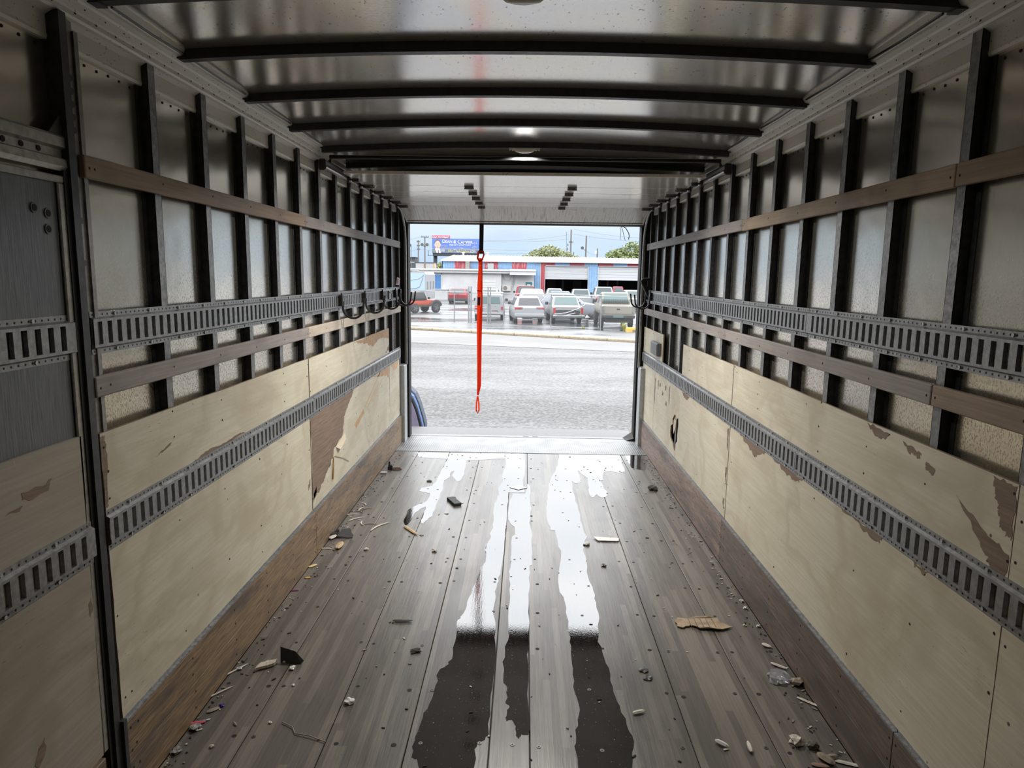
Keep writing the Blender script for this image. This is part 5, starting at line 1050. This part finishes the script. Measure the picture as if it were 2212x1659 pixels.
ac = wb(MB().box(-2.75, -1.75, 85.0, 85.45, -0.05, 0.60), 'air_conditioner', plain('ac_beige', (0.33, 0.325, 0.30), 0.5)); MB().cyl((-2.42, 85.0, 0.28), (0, -1, 0), 0.25, 0.02, 18).obj('fan_grille', plain('ac_fan', (0.11, 0.105, 0.10), 0.5), ac)
wb(MB().tube([(-1.45, 85.3, 2.3), (-1.40, 85.35, 1.2), (-1.5, 85.4, 0.4)], 0.03, 5), 'conduit', plain('conduit', (0.2, 0.2, 0.2), 0.5))
wb(MB().box(-1.62, -1.38, 85.36, 85.5, 0.75, 1.15), 'meter_box', plain('meter_box', (0.24, 0.245, 0.24), 0.5))
wb(MB().tube([(-2.8, 85.4, 1.9), (-2.5, 85.3, 1.25), (-2.0, 85.3, 1.15), (-1.5, 85.3, 1.9)], 0.012, 4), 'slack_cable', DARKTRIM)
for nm, x0, x1, z1, c_, lb in (('rooftop_unit', -7.35, -6.9, 3.42, (0.15, 0.165, 0.15), 'narrow grey-green rooftop unit on the white building, behind the hanging strap'), ('rooftop_unit', -4.62, -3.92, 3.2, (0.20, 0.23, 0.235), 'wide grey rooftop air conditioner on the white building')):
    o = MB().box(0, x1-x0, 0, 0.8, 0.006, z1-2.5).box(0.15, x1-x0-0.15, -0.02, 0, z1-2.72, z1-2.66).obj(nm, plain('unit_'+str(x0), c_, 0.5), loc=(x0, 86.5, 2.5)); tag(o, lb, 'air conditioner', 'rooftop units')

# ---------------------------------------------------------------- blue and red metal garage
BLUE_P = plain('garage_blue', (0.17, 0.285, 0.44), 0.55, 0, 0.10, 2); RED_P = plain('garage_red', (0.30, 0.05, 0.065), 0.55, 0, 0.15, 2)
def m_redworn():
    t = NT('garage_red_worn'); n = t.noise(t.co((3, 1, 0.6)), 2.2, 5, 0.7)
    return t.out(t.mix(t.ramp(n, [(0.50, 0), (0.60, 0.6)]), (0.33, 0.05, 0.07), (0.40, 0.34, 0.35)), 0.6)
RED_W = m_redworn()
GB = thing('garage_building', (2.0, 88, G), 'long metal garage with red and blue striped walls and two open bays', 'building')
def gb(mb, name, mats, par=None, **k):
    o = mb.obj(name, mats, None, **k); o.parent = par or GB
    o.matrix_parent_inverse = Matrix.Translation((-2.0, -88, -G)); return o
def ribbed(x0, x1, z0, z1, mat, name='wall_panel'):
    mb = MB().box(x0, x1, 88.0, 88.08, z0, z1); x = x0+0.12
    while x < x1-0.05: mb.box(x, x+0.045, 87.95, 88.0, z0, z1); x += 0.30
    return gb(mb, name, mat)
xs = [-10.42, -8.85, -6.85, -5.13, -3.43, -1.69, 0.14]
for i, (a, b) in enumerate(zip(xs[:-1], xs[1:])): ribbed(a, b, 2.4, 3.50, BLUE_P if i % 2 == 0 else RED_W)
ribbed(0.14, 1.84, G, 3.46, BLUE_P)
ribbed(1.90, 2.40, G, 3.44, RED_P)
for a, b, m in ((2.40, 3.64, RED_P), (3.64, 5.45, BLUE_P), (5.45, 7.26, RED_P), (7.26, 7.78, BLUE_P), (9.0, 10.85, RED_P), (10.85, 12.58, BLUE_P), (12.58, 14.3, RED_P), (14.3, 16.0, BLUE_P)):
    ribbed(a, b, 3.09, 3.44, m)
ribbed(7.78, 8.96, G, 3.44, BLUE_P); ribbed(14.4, 22, G, 3.09, BLUE_P)
gb(MB().box(1.83, 1.90, 87.93, 88.05, G, 3.46), 'corner_trim', plain('trim_cream', (0.40, 0.36, 0.27), 0.5))
SHUT = plain('roll_shutter_white', (0.37, 0.38, 0.395), 0.5)
for x0, x1, z0 in ((2.45, 7.74, 1.40), (9.02, 14.35, 1.36)):
    n = 11 if x0 < 5 else 5
    for k in range(n):
        za = z0+(3.03-z0)*k/n; zb = z0+(3.03-z0)*(k+1)/n
        gb(MB().box(x0, x1, 88.10, 88.14, za+0.006, zb-0.006), 'shutter_slat' if n > 6 else 'shutter_panel', SHUT, bevel=0.012)
    gb(MB().box(x0-0.06, x0, 87.93, 88.2, G, 3.09).box(x1, x1+0.06, 87.93, 88.2, G, 3.09).box(x0-0.06, x1+0.06, 87.93, 88.2, 3.03, 3.09), 'bay_frame', FASC)
DK = plain('garage_interior', (0.030, 0.032, 0.038), 0.8)
gb(MB().box(-10.4, 22, 99.9, 100, G, 3.5).box(-10.4, -10.3, 88, 100, G, 3.5).box(21.9, 22, 88, 100, G, 3.5).box(-10.4, 22, 88.3, 100, 3.46, 3.5).box(8.2, 8.6, 88.2, 99, G, 3.4).box(2.0, 2.2, 88.2, 99, G, 3.4), 'interior_shell', DK)
for x in (4.9, 10.9, 12.2): gb(MB().box(x, x+0.25, 95, 95.3, G, 3.4), 'steel_column', plain('column_grey', (0.06, 0.065, 0.08), 0.6))
for x in (9.3, 3.0, 6.6): gb(MB().box(x, x+1.2, 98.5, 99.2, G, 1.2).box(x, x+1.2, 98.4, 99.2, 1.5, 1.56), 'storage_shelf', plain('shelf_'+str(x), (0.07, 0.065, 0.06), 0.7))
rf = MB(); ROOFW = plain('garage_roof_white', (0.40, 0.40, 0.40), 0.5, 0, 0.08, 1.2)
rf.add([(-10.5, 87.7, 3.60), (22, 87.7, 3.55), (22, 94.0, 4.18), (-9.5, 94.0, 4.36), (-10.5, 87.7, 3.50), (22, 87.7, 3.46), (22, 100.5, 3.4), (-10.5, 100.5, 3.44)], [(0, 1, 2, 3), (0, 4, 5, 1), (3, 2, 6, 7), (0, 3, 7, 4), (1, 5, 6, 2)])
rfo = gb(rf, 'roof', ROOFW)
rb = MB(); x = -10.3
while x < 22:
    za = 3.60-(x+10.5)*0.05/32.5; zb = 4.36-(x+9.5)*0.18/31.5
    xb = max(x, -9.5)
    rb.add([(x, 87.68, za), (x+0.10, 87.68, za), (xb+0.10, 94.0, zb), (xb, 94.0, zb), (x+0.03, 87.68, za+0.06), (x+0.07, 87.68, za+0.06), (xb+0.07, 94.0, zb+0.06), (xb+0.03, 94.0, zb+0.06)], [(4, 5, 6, 7), (0, 4, 7, 3), (1, 2, 6, 5), (0, 1, 5, 4)])
    x += 0.42
tag(gb(rb, 'roof_ribs', ROOFW), kind='stuff')
gb(MB().box(-10.5, 22, 87.62, 87.72, 3.44, 3.54), 'gutter', FASC)
for x in (-8.0, -4.9): gb(MB().cyl((x, 91, 3.9), (0, 0, 1), 0.12, 0.75, 10).cyl((x, 91, 4.55), (0, 0, 1), 0.2, 0.12, 10), 'roof_flue', FASC)
gb(MB().plate(jag([(-0.9, 88.6), (1.0, 88.9), (1.4, 89.3), (-0.4, 89.2)], 0.12, 3, 4), lambda u, v, w: (u, v, 3.55+(v-87.7)*0.115+w), 0.0, 0.03), 'roof_tar_patch', plain('tar', (0.05, 0.05, 0.05), 0.8))

# ---------------------------------------------------------------- billboard
BB = thing('billboard', (-14.8, 150, G), 'blue lawyer billboard on a dark steel pole behind the garage roof', 'billboard')
def bb(mb, name, mats, **k):
    o = mb.obj(name, mats, None, **k); o.parent = BB; o.matrix_parent_inverse = Matrix.Translation((14.8, -150, -G)); return o
STEEL = plain('billboard_steel', (0.035, 0.04, 0.05), 0.6)
bb(MB().cyl((-19.2, 150.6, G), (0, 0, 1), 0.42, 7.4, 16), 'pole', STEEL)
bb(MB().box(-19.7, -9.9, 150.2, 150.9, 5.7, 6.32).box(-20.7, -10.0, 149.2, 150.2, 5.72, 5.80).tube([(-20.6, 149.4, 5.8), (-20.6, 149.4, 6.8), (-20.6, 150.2, 6.8), (-20.6, 150.2, 5.8)], 0.03, 4), 'catwalk', STEEL)
bb(MB().box(-19.81, -9.81, 150.0, 150.2, 7.22, 9.33), 'face_upper', plain('billboard_blue', (0.075, 0.135, 0.42), 0.5))
bb(MB().box(-19.81, -9.81, 150.0, 150.2, 6.30, 7.14), 'face_lower', plain('billboard_slate', (0.085, 0.11, 0.175), 0.5))
bb(MB().box(-19.81, -9.81, 149.99, 150.2, 7.14, 7.22), 'divider', plain('billboard_cream', (0.42, 0.41, 0.35), 0.5))
bb(MB().box(-19.80, -16.02, 149.95, 150.2, 9.33, 9.96), 'header_sign', plain('billboard_red', (0.36, 0.055, 0.10), 0.5))
LET_W = plain('lettering_white', (0.46, 0.46, 0.46), 0.5); LET_Y = plain('lettering_yellow', (0.46, 0.42, 0.10), 0.5); LET_C = plain('lettering_cream', (0.46, 0.44, 0.28), 0.5)
def text(body, x, z, w, h, mat, par, y=149.93, inv=None, name='lettering', bold=0.0):
    cu = bpy.data.curves.new(name, 'FONT'); cu.body = body; cu.size = 1.0; cu.extrude = 0.01; cu.offset = bold
    ob = bpy.data.objects.new(name, cu); COL.objects.link(ob); bpy.context.view_layer.update()
    me = bpy.data.meshes.new_from_object(ob.evaluated_get(bpy.context.evaluated_depsgraph_get()))
    bpy.data.objects.remove(ob); bpy.data.curves.remove(cu)
    X = [v.co.x for v in me.vertices]; Y = [v.co.y for v in me.vertices]; x0, x1, y0, y1 = min(X), max(X), min(Y), max(Y)
    for v in me.vertices:
        v.co = Vector((x+(v.co.x-x0)/(x1-x0)*w, y-v.co.z, z+(v.co.y-y0)/(y1-y0)*h))
    me.materials.append(mat)
    o = bpy.data.objects.new(name, me); COL.objects.link(o); o.parent = par
    if inv is not None: o.matrix_parent_inverse = inv
    return o
BI = Matrix.Translation((14.8, -150, -G))
text('Car Accident?', -19.68, 9.42, 3.5, 0.46, LET_W, BB, 149.93, BI, bold=0.02)
text('D', -17.62, 8.42, 0.58, 0.70, LET_W, BB, 149.97, BI, bold=0.015); text('EAN', -16.98, 8.42, 1.40, 0.54, LET_W, BB, 149.97, BI, bold=0.015)
text('&', -15.30, 8.36, 0.62, 0.72, LET_W, BB, 149.97, BI, bold=0.015)
text('C', -14.42, 8.34, 0.58, 0.70, LET_W, BB, 149.97, BI, bold=0.015); text('AMPER,', -13.80, 8.24, 2.72, 0.62, LET_W, BB, 149.97, BI, bold=0.015)
text('P.A.', -10.95, 8.30, 0.72, 0.30, LET_W, BB, 149.97, BI)
text('INJURY LAWYERS', -16.15, 7.74, 4.50, 0.46, LET_W, BB, 149.97, BI, bold=0.01)
text('20+ Years', -17.78, 7.70, 1.20, 0.22, LET_C, BB, 149.97, BI); text('Experience', -17.90, 7.42, 1.35, 0.24, LET_C, BB, 149.97, BI)
text('5-Star', -11.20, 7.66, 0.72, 0.20, LET_C, BB, 149.97, BI); text('Reviews', -11.35, 7.38, 0.98, 0.20, LET_C, BB, 149.97, BI)
text('After', -16.48, 6.50, 1.24, 0.58, LET_Y, BB, 149.97, BI); text('The', -15.20, 6.50, 1.00, 0.56, LET_W, BB, 149.97, BI); text('Accident', -14.16, 6.48, 2.26, 0.58, LET_Y, BB, 149.97, BI); text('.com', -11.86, 6.46, 1.22, 0.50, LET_W, BB, 149.97, BI)
for k in range(5):
    cx_, cz_ = -14.52+0.30*k, 7.40
    bb(MB().plate([(cx_+(0.12 if i % 2 == 0 else 0.05)*math.sin(i*math.pi/5), cz_+(0.12 if i % 2 == 0 else 0.05)*math.cos(i*math.pi/5)) for i in range(10)], lambda u, v, w: (u, 149.98-w, v), 0, 0.02), 'star', LET_C)
for z in (6.86, 6.62): bb(MB().box(-17.92, -17.15, 149.97, 149.99, z, z+0.13), 'name_line', LET_W)
# generic portrait of a man in a suit, flat print
SKINT = plain('print_skin', (0.42, 0.32, 0.26), 0.6)
def disc(cx_, cz_, rx, rz_, n=18, a0=0, a1=2*math.pi): return [(cx_+rx*math.cos(a0+(a1-a0)*i/n), cz_+rz_*math.sin(a0+(a1-a0)*i/n)) for i in range(n)]
def flat(pts, d, name, mat): bb(MB().plate(pts, lambda u, v, w: (u, 150.0-d-w, v), -0.01, 0.004), name, mat)
flat([(-19.78, 6.32), (-18.0, 6.32), (-18.1, 7.05), (-18.5, 7.3), (-19.2, 7.3), (-19.78, 7.12)], 0.02, 'portrait_suit', plain('print_suit', (0.10, 0.125, 0.14), 0.6))
flat([(-18.85, 6.32), (-17.95, 6.32), (-18.08, 7.10), (-18.25, 7.35), (-19.15, 7.35), (-19.2, 7.15)], 0.03, 'portrait_shirt', LET_W)
flat([(-18.55, 6.32), (-18.38, 6.32), (-18.42, 6.95), (-18.5, 7.0)], 0.04, 'portrait_tie', plain('print_tie', (0.05, 0.06, 0.09), 0.6))
flat(disc(-18.63, 8.35, 0.62, 0.74), 0.035, 'portrait_hair', plain('print_hair', (0.10, 0.07, 0.055), 0.6))
flat(disc(-18.63, 8.02, 0.60, 0.86), 0.045, 'portrait_face', SKINT)
flat(disc(-19.27, 8.0, 0.10, 0.2, 10), 0.04, 'portrait_ear', SKINT); flat(disc(-18.0, 8.0, 0.10, 0.2, 10), 0.04, 'portrait_ear', SKINT)
FEAT = plain('print_features', (0.13, 0.08, 0.065), 0.6)
for x in (-18.86, -18.40): flat(disc(x, 8.16, 0.11, 0.05, 8), 0.055, 'portrait_eye', FEAT)
flat(disc(-18.63, 7.52, 0.22, 0.055, 8), 0.055, 'portrait_mouth', plain('print_mouth', (0.26, 0.13, 0.11), 0.6)); flat(disc(-18.63, 7.82, 0.08, 0.10, 8), 0.052, 'portrait_nose', plain('print_nose', (0.33, 0.24, 0.19), 0.6))

# ---------------------------------------------------------------- fence
F0, F1 = Vector((-7.58, 46.17, G)), Vector((4.33, 40.02, G)); fu = (F1-F0).normalized()
FE = thing('chain_link_fence', (-1.6, 43.1, G), 'galvanised chain link fence with twin gate posts along the lot', 'fence')
def fe(mb, name, mats, **k):
    o = mb.obj(name, mats, None, **k); o.parent = FE; o.matrix_parent_inverse = Matrix.Translation((1.6, -43.1, -G)); return o
WIRE = plain('galvanised_wire', (0.20, 0.21, 0.22), 0.5, 0.5); FP = plain('fence_pipe', (0.24, 0.25, 0.26), 0.4, 0.6)
def fpos(x): return F0+fu*((x-F0.x)/fu.x)
for x, h in ((-12.5, 1.9), (-10.0, 1.9), (-7.58, 1.95), (-4.47, 1.95), (-3.52, 2.25), (-3.36, 2.25), (-2.28, 2.25), (-2.13, 2.25), (-1.30, 1.95), (1.55, 1.92), (4.33, 1.90), (7.0, 1.9)):
    p = fpos(x); r = 0.045 if h > 2.1 else 0.032
    fe(MB().cyl(p, (0, 0, 1), r, h, 8), 'post', FP)
for a, b in ((-12.5, -3.52), (-3.33, -2.30), (-2.13, 7.0)):
    fe(MB().tube([fpos(a)+Vector((0, 0, 1.88)), fpos(b)+Vector((0, 0, 1.88))], 0.024, 6), 'top_rail', FP)
for z in (0.06, 0.95, 1.85): fe(MB().tube([fpos(-3.30)+Vector((0, 0, z)), fpos(-2.34)+Vector((0, 0, z))], 0.022, 6), 'gate_bar', FP)
fe(MB().tube([fpos(-2.40)+Vector((0, 0, 0.85)), fpos(-2.75)+Vector((0, -0.05, 1.08)), fpos(-2.95)+Vector((0, -0.05, 0.92)), fpos(-2.70)+Vector((0, -0.05, 0.78)), fpos(-2.40)+Vector((0, 0, 0.88))], 0.014, 5), 'gate_chain', FP)
mb = MB(); L = (fpos(7.0)-fpos(-12.5)).length; st = fpos(-12.5); cell = 0.085; hgt = 1.80; th = 0.0028
nrm = Vector((-fu.y, fu.x, 0)); k = -int(hgt/cell)-1
while k*cell < L:
    for sg in (0, 1):
        u0, u1 = k*cell, k*cell+hgt
        za, zb = (0, hgt) if sg == 0 else (hgt, 0)
        t0 = max(0, (0-u0)/hgt); t1 = min(1, (L-u0)/hgt)
        if t1 > t0:
            a = st+fu*(u0+hgt*t0)+Vector((0, 0, 0.04+za+(zb-za)*t0)); b = st+fu*(u0+hgt*t1)+Vector((0, 0, 0.04+za+(zb-za)*t1))
            d_ = (b-a).normalized(); w_ = d_.cross(nrm)*th; q_ = nrm*th
            mb.add([a+w_, a+q_, a-w_, b+w_, b+q_, b-w_], [(0, 1, 4, 3), (1, 2, 5, 4), (2, 0, 3, 5)])
    k += 1
tag(fe(mb, 'wire_mesh', WIRE, fix=False), kind='stuff')

# ---------------------------------------------------------------- poles, lines, trees
WOODP = plain('pole_wood', (0.105, 0.10, 0.095), 0.8); IRON = plain('pole_iron', (0.07, 0.075, 0.08), 0.6)
def pole(x, y, ztop, r, label, arms=(), lamps=(), tilt=0.0, extra=None):
    o = thing('utility_pole', (x, y, G), label, 'utility pole', 0, 'utility poles behind the buildings')
    MB().tube([(0, 0, 0), (tilt, 0, ztop-G)], [r, r*0.7], 8).obj('shaft', WOODP, o)
    for z, w in arms:
        MB().box(-w+tilt, w+tilt, -0.06, 0.06, z-G-0.05, z-G+0.05).obj('crossarm', WOODP, o)
        for q in (-0.9, -0.45, 0.45, 0.9): MB().cyl((w*q+tilt, 0, z-G+0.05), (0, 0, 1), 0.05, 0.2, 6).obj('insulator', IRON, o)
    for z, dx in lamps:
        MB().tube([(0, 0, z-G-0.6), (dx*0.6, 0, z-G-0.3), (dx, 0, z-G)], 0.04, 5).obj('lamp_arm', IRON, o)
        MB().cyl((dx, -0.25, z-G-0.15), (0, 1, 0.3), 0.28, 0.3, 10, r2=0.16).obj('lamp_head', plain('lamp_grey', (0.11, 0.115, 0.11), 0.5), o)
    if extra: extra(o)
    return o
pole(-21.2, 140, 8.4, 0.16, 'slim utility pole left of the billboard', arms=((8.1, 0.35), (7.3, 0.3), (6.6, 0.3)))
pole(-17.07, 120, 8.15, 0.14, 'utility pole with one crossarm and two floodlights left of the billboard', arms=((8.0, 0.65),), lamps=((6.9, -0.42), (6.9, 0.42)))
pole(-22.6, 140, 7.4, 0.06, 'thin lamp post nearest the left door frame', lamps=((7.6, -0.2),))
def tf(o):
    for dx, z in ((-0.55, 8.4), (-0.6, 7.7), (0.55, 6.9)): MB().cyl((dx, 0, z), (0, 0, 1), 0.09, 0.5, 6).obj('insulator', IRON, o)
    MB().tube([(0, 0, 7.4), (-0.8, 0, 7.5), (-0.85, 0, 11.0)], 0.03, 4).obj('bracket', IRON, o)
    for dx in (-0.5, 0.55): MB().cyl((dx, 0, 7.2-1.6), (0, 0, 1), 0.2, 0.9, 8).obj('transformer', plain('transformer_grey', (0.18, 0.19, 0.19), 0.5), o)
pole(8.15, 130, 10.2, 0.17, 'tall utility pole with transformers rising from the big tree', arms=((7.9, 0.4),), extra=tf)
pole(10.0, 120, 8.6, 0.17, 'plain leaning wooden pole with one floodlight right of the tree', lamps=((6.7, -0.55),), tilt=0.1)
pole(13.0, 130, 6.9, 0.16, 'short wooden pole with a white box before the right tree', extra=lambda o: MB().box(-0.45, -0.1, -0.3, 0.1, 7.1, 7.7).obj('meter_box', FASC, o))
LINES = [((-24, 118, 7.9), (-17.3, 120, 8.2), 0.6, 'overhead line from the left door frame to the pole with floodlights'),
         ((-16.8, 120, 8.25), (7.7, 130, 9.3), 1.0, 'highest overhead line between the floodlight pole and the transformer pole'),
         ((-16.8, 120, 7.9), (7.7, 130, 8.5), 0.6, 'overhead line just below the highest between the floodlight and transformer poles'),
         ((-20.9, 140, 7.5), (7.7, 130, 6.7), 0.5, 'low overhead line from the slim pole to the transformer pole, upper of two'),
         ((-20.9, 140, 6.7), (7.7, 130, 6.2), 0.6, 'low overhead line from the slim pole to the transformer pole, lower of two'),
         ((8.6, 130, 10.3), (26, 126, 8.6), 0.5, 'overhead line from the top of the transformer pole to the right door frame'),
         ((8.6, 130, 9.4), (26, 126, 8.0), 0.4, 'second overhead line from the transformer pole to the right door frame'),
         ((10.1, 120, 6.1), (12.95, 130, 5.9), 0.3, 'sagging cable between the leaning pole and the short pole'),
         ((-26, 138, 6.2), (-21.5, 140, 6.6), 0.3, 'short overhead line from the left door frame to the slim pole')]
for i_, (a, b, sag, lb) in enumerate(LINES):
    A_, B_ = Vector(a), Vector(b)
    pth = [A_.lerp(B_, i/14)-Vector((0, 0, sag*4*(i/14)*(1-i/14))) for i in range(15)]
    tag(MB().tube([p-A_ for p in pth], 0.022, 4).obj('power_line', plain('line_%d' % i_, (0.12, 0.14, 0.16), 0.6), loc=a), lb, 'power line', 'overhead power lines')
def m_leaf(name, a, b):
    t = NT(name); n = t.noise(t.co(), 1.2, 3); r = t.noise(t.co(), 9, 2)
    return t.out(t.mix(t.ramp(r, [(0.4, 0), (0.6, 0.6)]), t.ramp(n, [(0.35, a), (0.65, b)]), b), 0.6, spec=0.3)
LEAF1 = m_leaf('leaf_olive', (0.10, 0.125, 0.055), (0.235, 0.25, 0.11)); LEAF2 = m_leaf('leaf_green', (0.085, 0.12, 0.05), (0.20, 0.235, 0.09))
def tree(x, y, blobs, label, leaf, n, size, seed, name='tree'):
    R = random.Random(seed); o = thing(name, (x, y, G), label, 'tree', 0, 'trees behind the garage')
    mb = MB(); tot = sum(b[3]*b[4] for b in blobs)
    tr = MB(); zc0 = min(b[2]-b[4]*0.5 for b in blobs)-G
    tr.tube([(0, 0, 0), (0.1, 0, zc0*0.6), (0.05, 0.1, zc0+0.6)], [0.32, 0.24, 0.18], 7)
    for bx, by, bz, rx, rz_ in blobs:
        tr.tube([(0.05, 0.1, zc0*0.75), ((bx-x)*0.5, (by-y)*0.5, (bz-G)*0.8), (bx-x, by-y, bz-G)], [0.14, 0.10, 0.04], 5)
        for _ in range(int(n*rx*rz_/tot)):
            while True:
                p = Vector((R.uniform(-1, 1), R.uniform(-1, 1), R.uniform(-1, 1)))
                if p.length < 1: break
            if p.length < 0.55 and R.random() < 0.6: p = p.normalized()*R.uniform(0.6, 1.15)
            c = Vector((bx-x+p.x*rx, by-y+p.y*rx, bz-G+p.z*rz_))
            a = Vector((R.gauss(0, 1), R.gauss(0, 1), R.gauss(0, 0.6))).normalized()*size*R.uniform(0.5, 1.2)
            b = a.cross(Vector((R.gauss(0, 1), R.gauss(0, 1), R.gauss(0, 1)))).normalized()*size*R.uniform(0.3, 0.6)
            mb.add([c-a, c-b*0.9, c+a, c+b], [(0, 1, 2, 3)])
    tr.obj('trunk', WOODP, o, smooth=True); mb.obj('crown', leaf, o, fix=False)
    return o
tree(4.2, 120, [(0.3, 120, 4.6, 1.9, 0.75), (2.2, 120, 5.3, 1.8, 1.0), (4.0, 120.5, 5.7, 1.9, 1.35), (6.0, 120, 5.2, 1.9, 1.0), (7.7, 120, 4.7, 1.5, 0.75), (4.2, 120, 4.2, 4.5, 0.8)], 'wide open-branched tree with olive leaves above the garage roof', LEAF1, 5200, 0.20, 3)
tree(17.6, 125, [(15.2, 125, 5.4, 1.3, 1.1), (16.6, 125.5, 5.6, 1.6, 1.3), (18.6, 125, 6.2, 1.9, 1.7), (20.6, 125, 5.9, 1.8, 1.5), (17.6, 125, 4.6, 3.8, 1.1), (23, 126, 5.2, 2.2, 1.6)], 'dense rounded green tree by the right door frame', LEAF2, 7000, 0.22, 4)
tree(-15.2, 127, [(-15.2, 127, 3.45, 0.6, 0.5), (-15.5, 127, 2.8, 0.8, 0.7)], 'small shrub-like tree below the billboard', LEAF1, 500, 0.22, 5, 'small_tree')
# distant dark building and pale shed on the left
o = thing('dark_shed', (-22.75, 141.6, G), 'dark distant shed at the left door frame', 'building'); MB().box(-4, 0.66, 0, 4, 0, 6.3).obj('wall', plain('shed_dark', (0.05, 0.055, 0.06), 0.7), o); MB().box(-4.2, 0.75, -0.2, 4.2, 6.3, 6.4).obj('roof', DARKTRIM, o); MB().box(-1.0, 0.5, -0.03, 0, 5.3, 5.45).obj('sign_band', FASC, o)
o = thing('pale_shed', (-17.25, 121.5, G), 'pale distant shed with orange pillars left of the billboard pole', 'building'); MB().box(-1.6, 1.55, 0, 3, 0, 4.95).obj('wall', plain('shed_pale', (0.33, 0.33, 0.34), 0.7), o); MB().box(-1.7, 1.6, -0.1, 3.1, 4.95, 5.05).obj('roof', DARKTRIM, o)
for x in (-0.22, 1.45): MB().box(x, x+0.18, -0.05, 0, 0, 4.9).obj('pillar', plain('orange_pillar', (0.42, 0.23, 0.07), 0.6), o)

# ---------------------------------------------------------------- small things in the lot
def bucket(x, y, label, c1, c2, h=0.36, r=0.15):
    o = thing('bucket', (x, y, G), label, 'bucket', 0, 'buckets under the white SUV')
    MB().cyl((0, 0, 0), (0, 0, 1), r*0.86, h, 16, r2=r).obj('pail', plain('pail'+label[:5], c1, 0.5), o)
    MB().cyl((0, 0, h-0.05), (0, 0, 1), r*1.06, 0.07, 16).obj('lid', plain('lid'+label[:5], c2, 0.5), o)
    MB().cyl((0, 0, h*0.25), (0, 0, 1), r*0.96, h*0.28, 16).obj('band', plain('band'+label[:5], (0.26, 0.12, 0.12), 0.5), o)
bucket(-0.30, 43.2, 'pinkish bucket with white lid under the left of the white SUV', (0.30, 0.20, 0.20), (0.40, 0.40, 0.40))
bucket(0.62, 42.9, 'grey and red bucket with dark lid under the right of the white SUV', (0.17, 0.17, 0.18), (0.10, 0.12, 0.12))
o = thing('metal_drum', (3.67, 42.5, G), 'short silver ribbed metal drum beside the wrecked pickup', 'drum')
MB().tube([(0, 0, 0), (0, 0, 0.42)], 0.19, 18).obj('barrel', plain('drum_steel', (0.17, 0.175, 0.18), 0.35, 0.6), o, smooth=True)
for z in (0.03, 0.21, 0.40): MB().tube([(0, 0, z-0.02), (0, 0, z), (0, 0, z+0.02)], [0.20, 0.225, 0.20], 18).obj('hoop', RIM, o)
o = thing('wheel_stop', (5.98, 38.3, G), 'yellow concrete wheel stop beside the weeds', 'wheel stop'); MB().loft([[(x, y, z) for y, z in ((-0.12, 0), (-0.09, 0.2), (-0.05, 0.25), (0.05, 0.25), (0.09, 0.2), (0.12, 0))] for x in (-0.45, 0.9)]).obj('block', plain('stop_yellow', (0.36, 0.235, 0.045), 0.7, 0, 0.2, 6), o); MB().box(-0.1, 0.55, -0.125, -0.1, 0.02, 0.12).obj('worn_face', plain('stop_grey', (0.13, 0.12, 0.10), 0.8), o)
WEED = m_leaf('weed_yellow_green', (0.16, 0.17, 0.05), (0.28, 0.28, 0.10))
def weed(x, y, n, h, label, seed):
    R = random.Random(seed); mb = MB()
    for _ in range(n):
        a = R.uniform(0, 6.28); l = h*R.uniform(0.5, 1); d_ = Vector((math.cos(a), math.sin(a), 0)); b = d_*R.uniform(0, 0.06)
        s_ = Vector((-d_.y, d_.x, 0))*0.012
        mb.add([b-s_, b+s_, b+d_*l*0.2+s_*0.8+Vector((0, 0, l*0.6)), b+d_*l*0.2-s_*0.8+Vector((0, 0, l*0.6)), b+d_*l*0.5+Vector((0, 0, l))], [(0, 1, 2, 3), (3, 2, 4)])
    tag(mb.obj('weed_tuft', WEED, loc=(x, y, G), fix=False), label, 'weed', 'weeds along the fence and kerb')
weed(5.5, 39.0, 70, 0.55, 'tall yellow-green weed tuft in front of the tan pickup', 1)
weed(3.35, 39.9, 40, 0.16, 'low green weed tuft beside the wrecked pickup', 2)
for i, x in enumerate((1.3, 1.9, 2.6, -5.2, 4.3)):
    p = Vector((-6.04, 37.56, 0))+ku*((x+6.04)/ku.x)+kv*0.72
    weed(p.x, p.y, 60, 0.10, ('grass tuft on the kerb below the white SUV', 'second grass tuft along the kerb, right of the first', 'third grass tuft along the kerb, below the wrecked pickup', 'grass tuft in the kerb joint at far left', 'grass tuft on the kerb below the tan pickup')[i], 10+i)
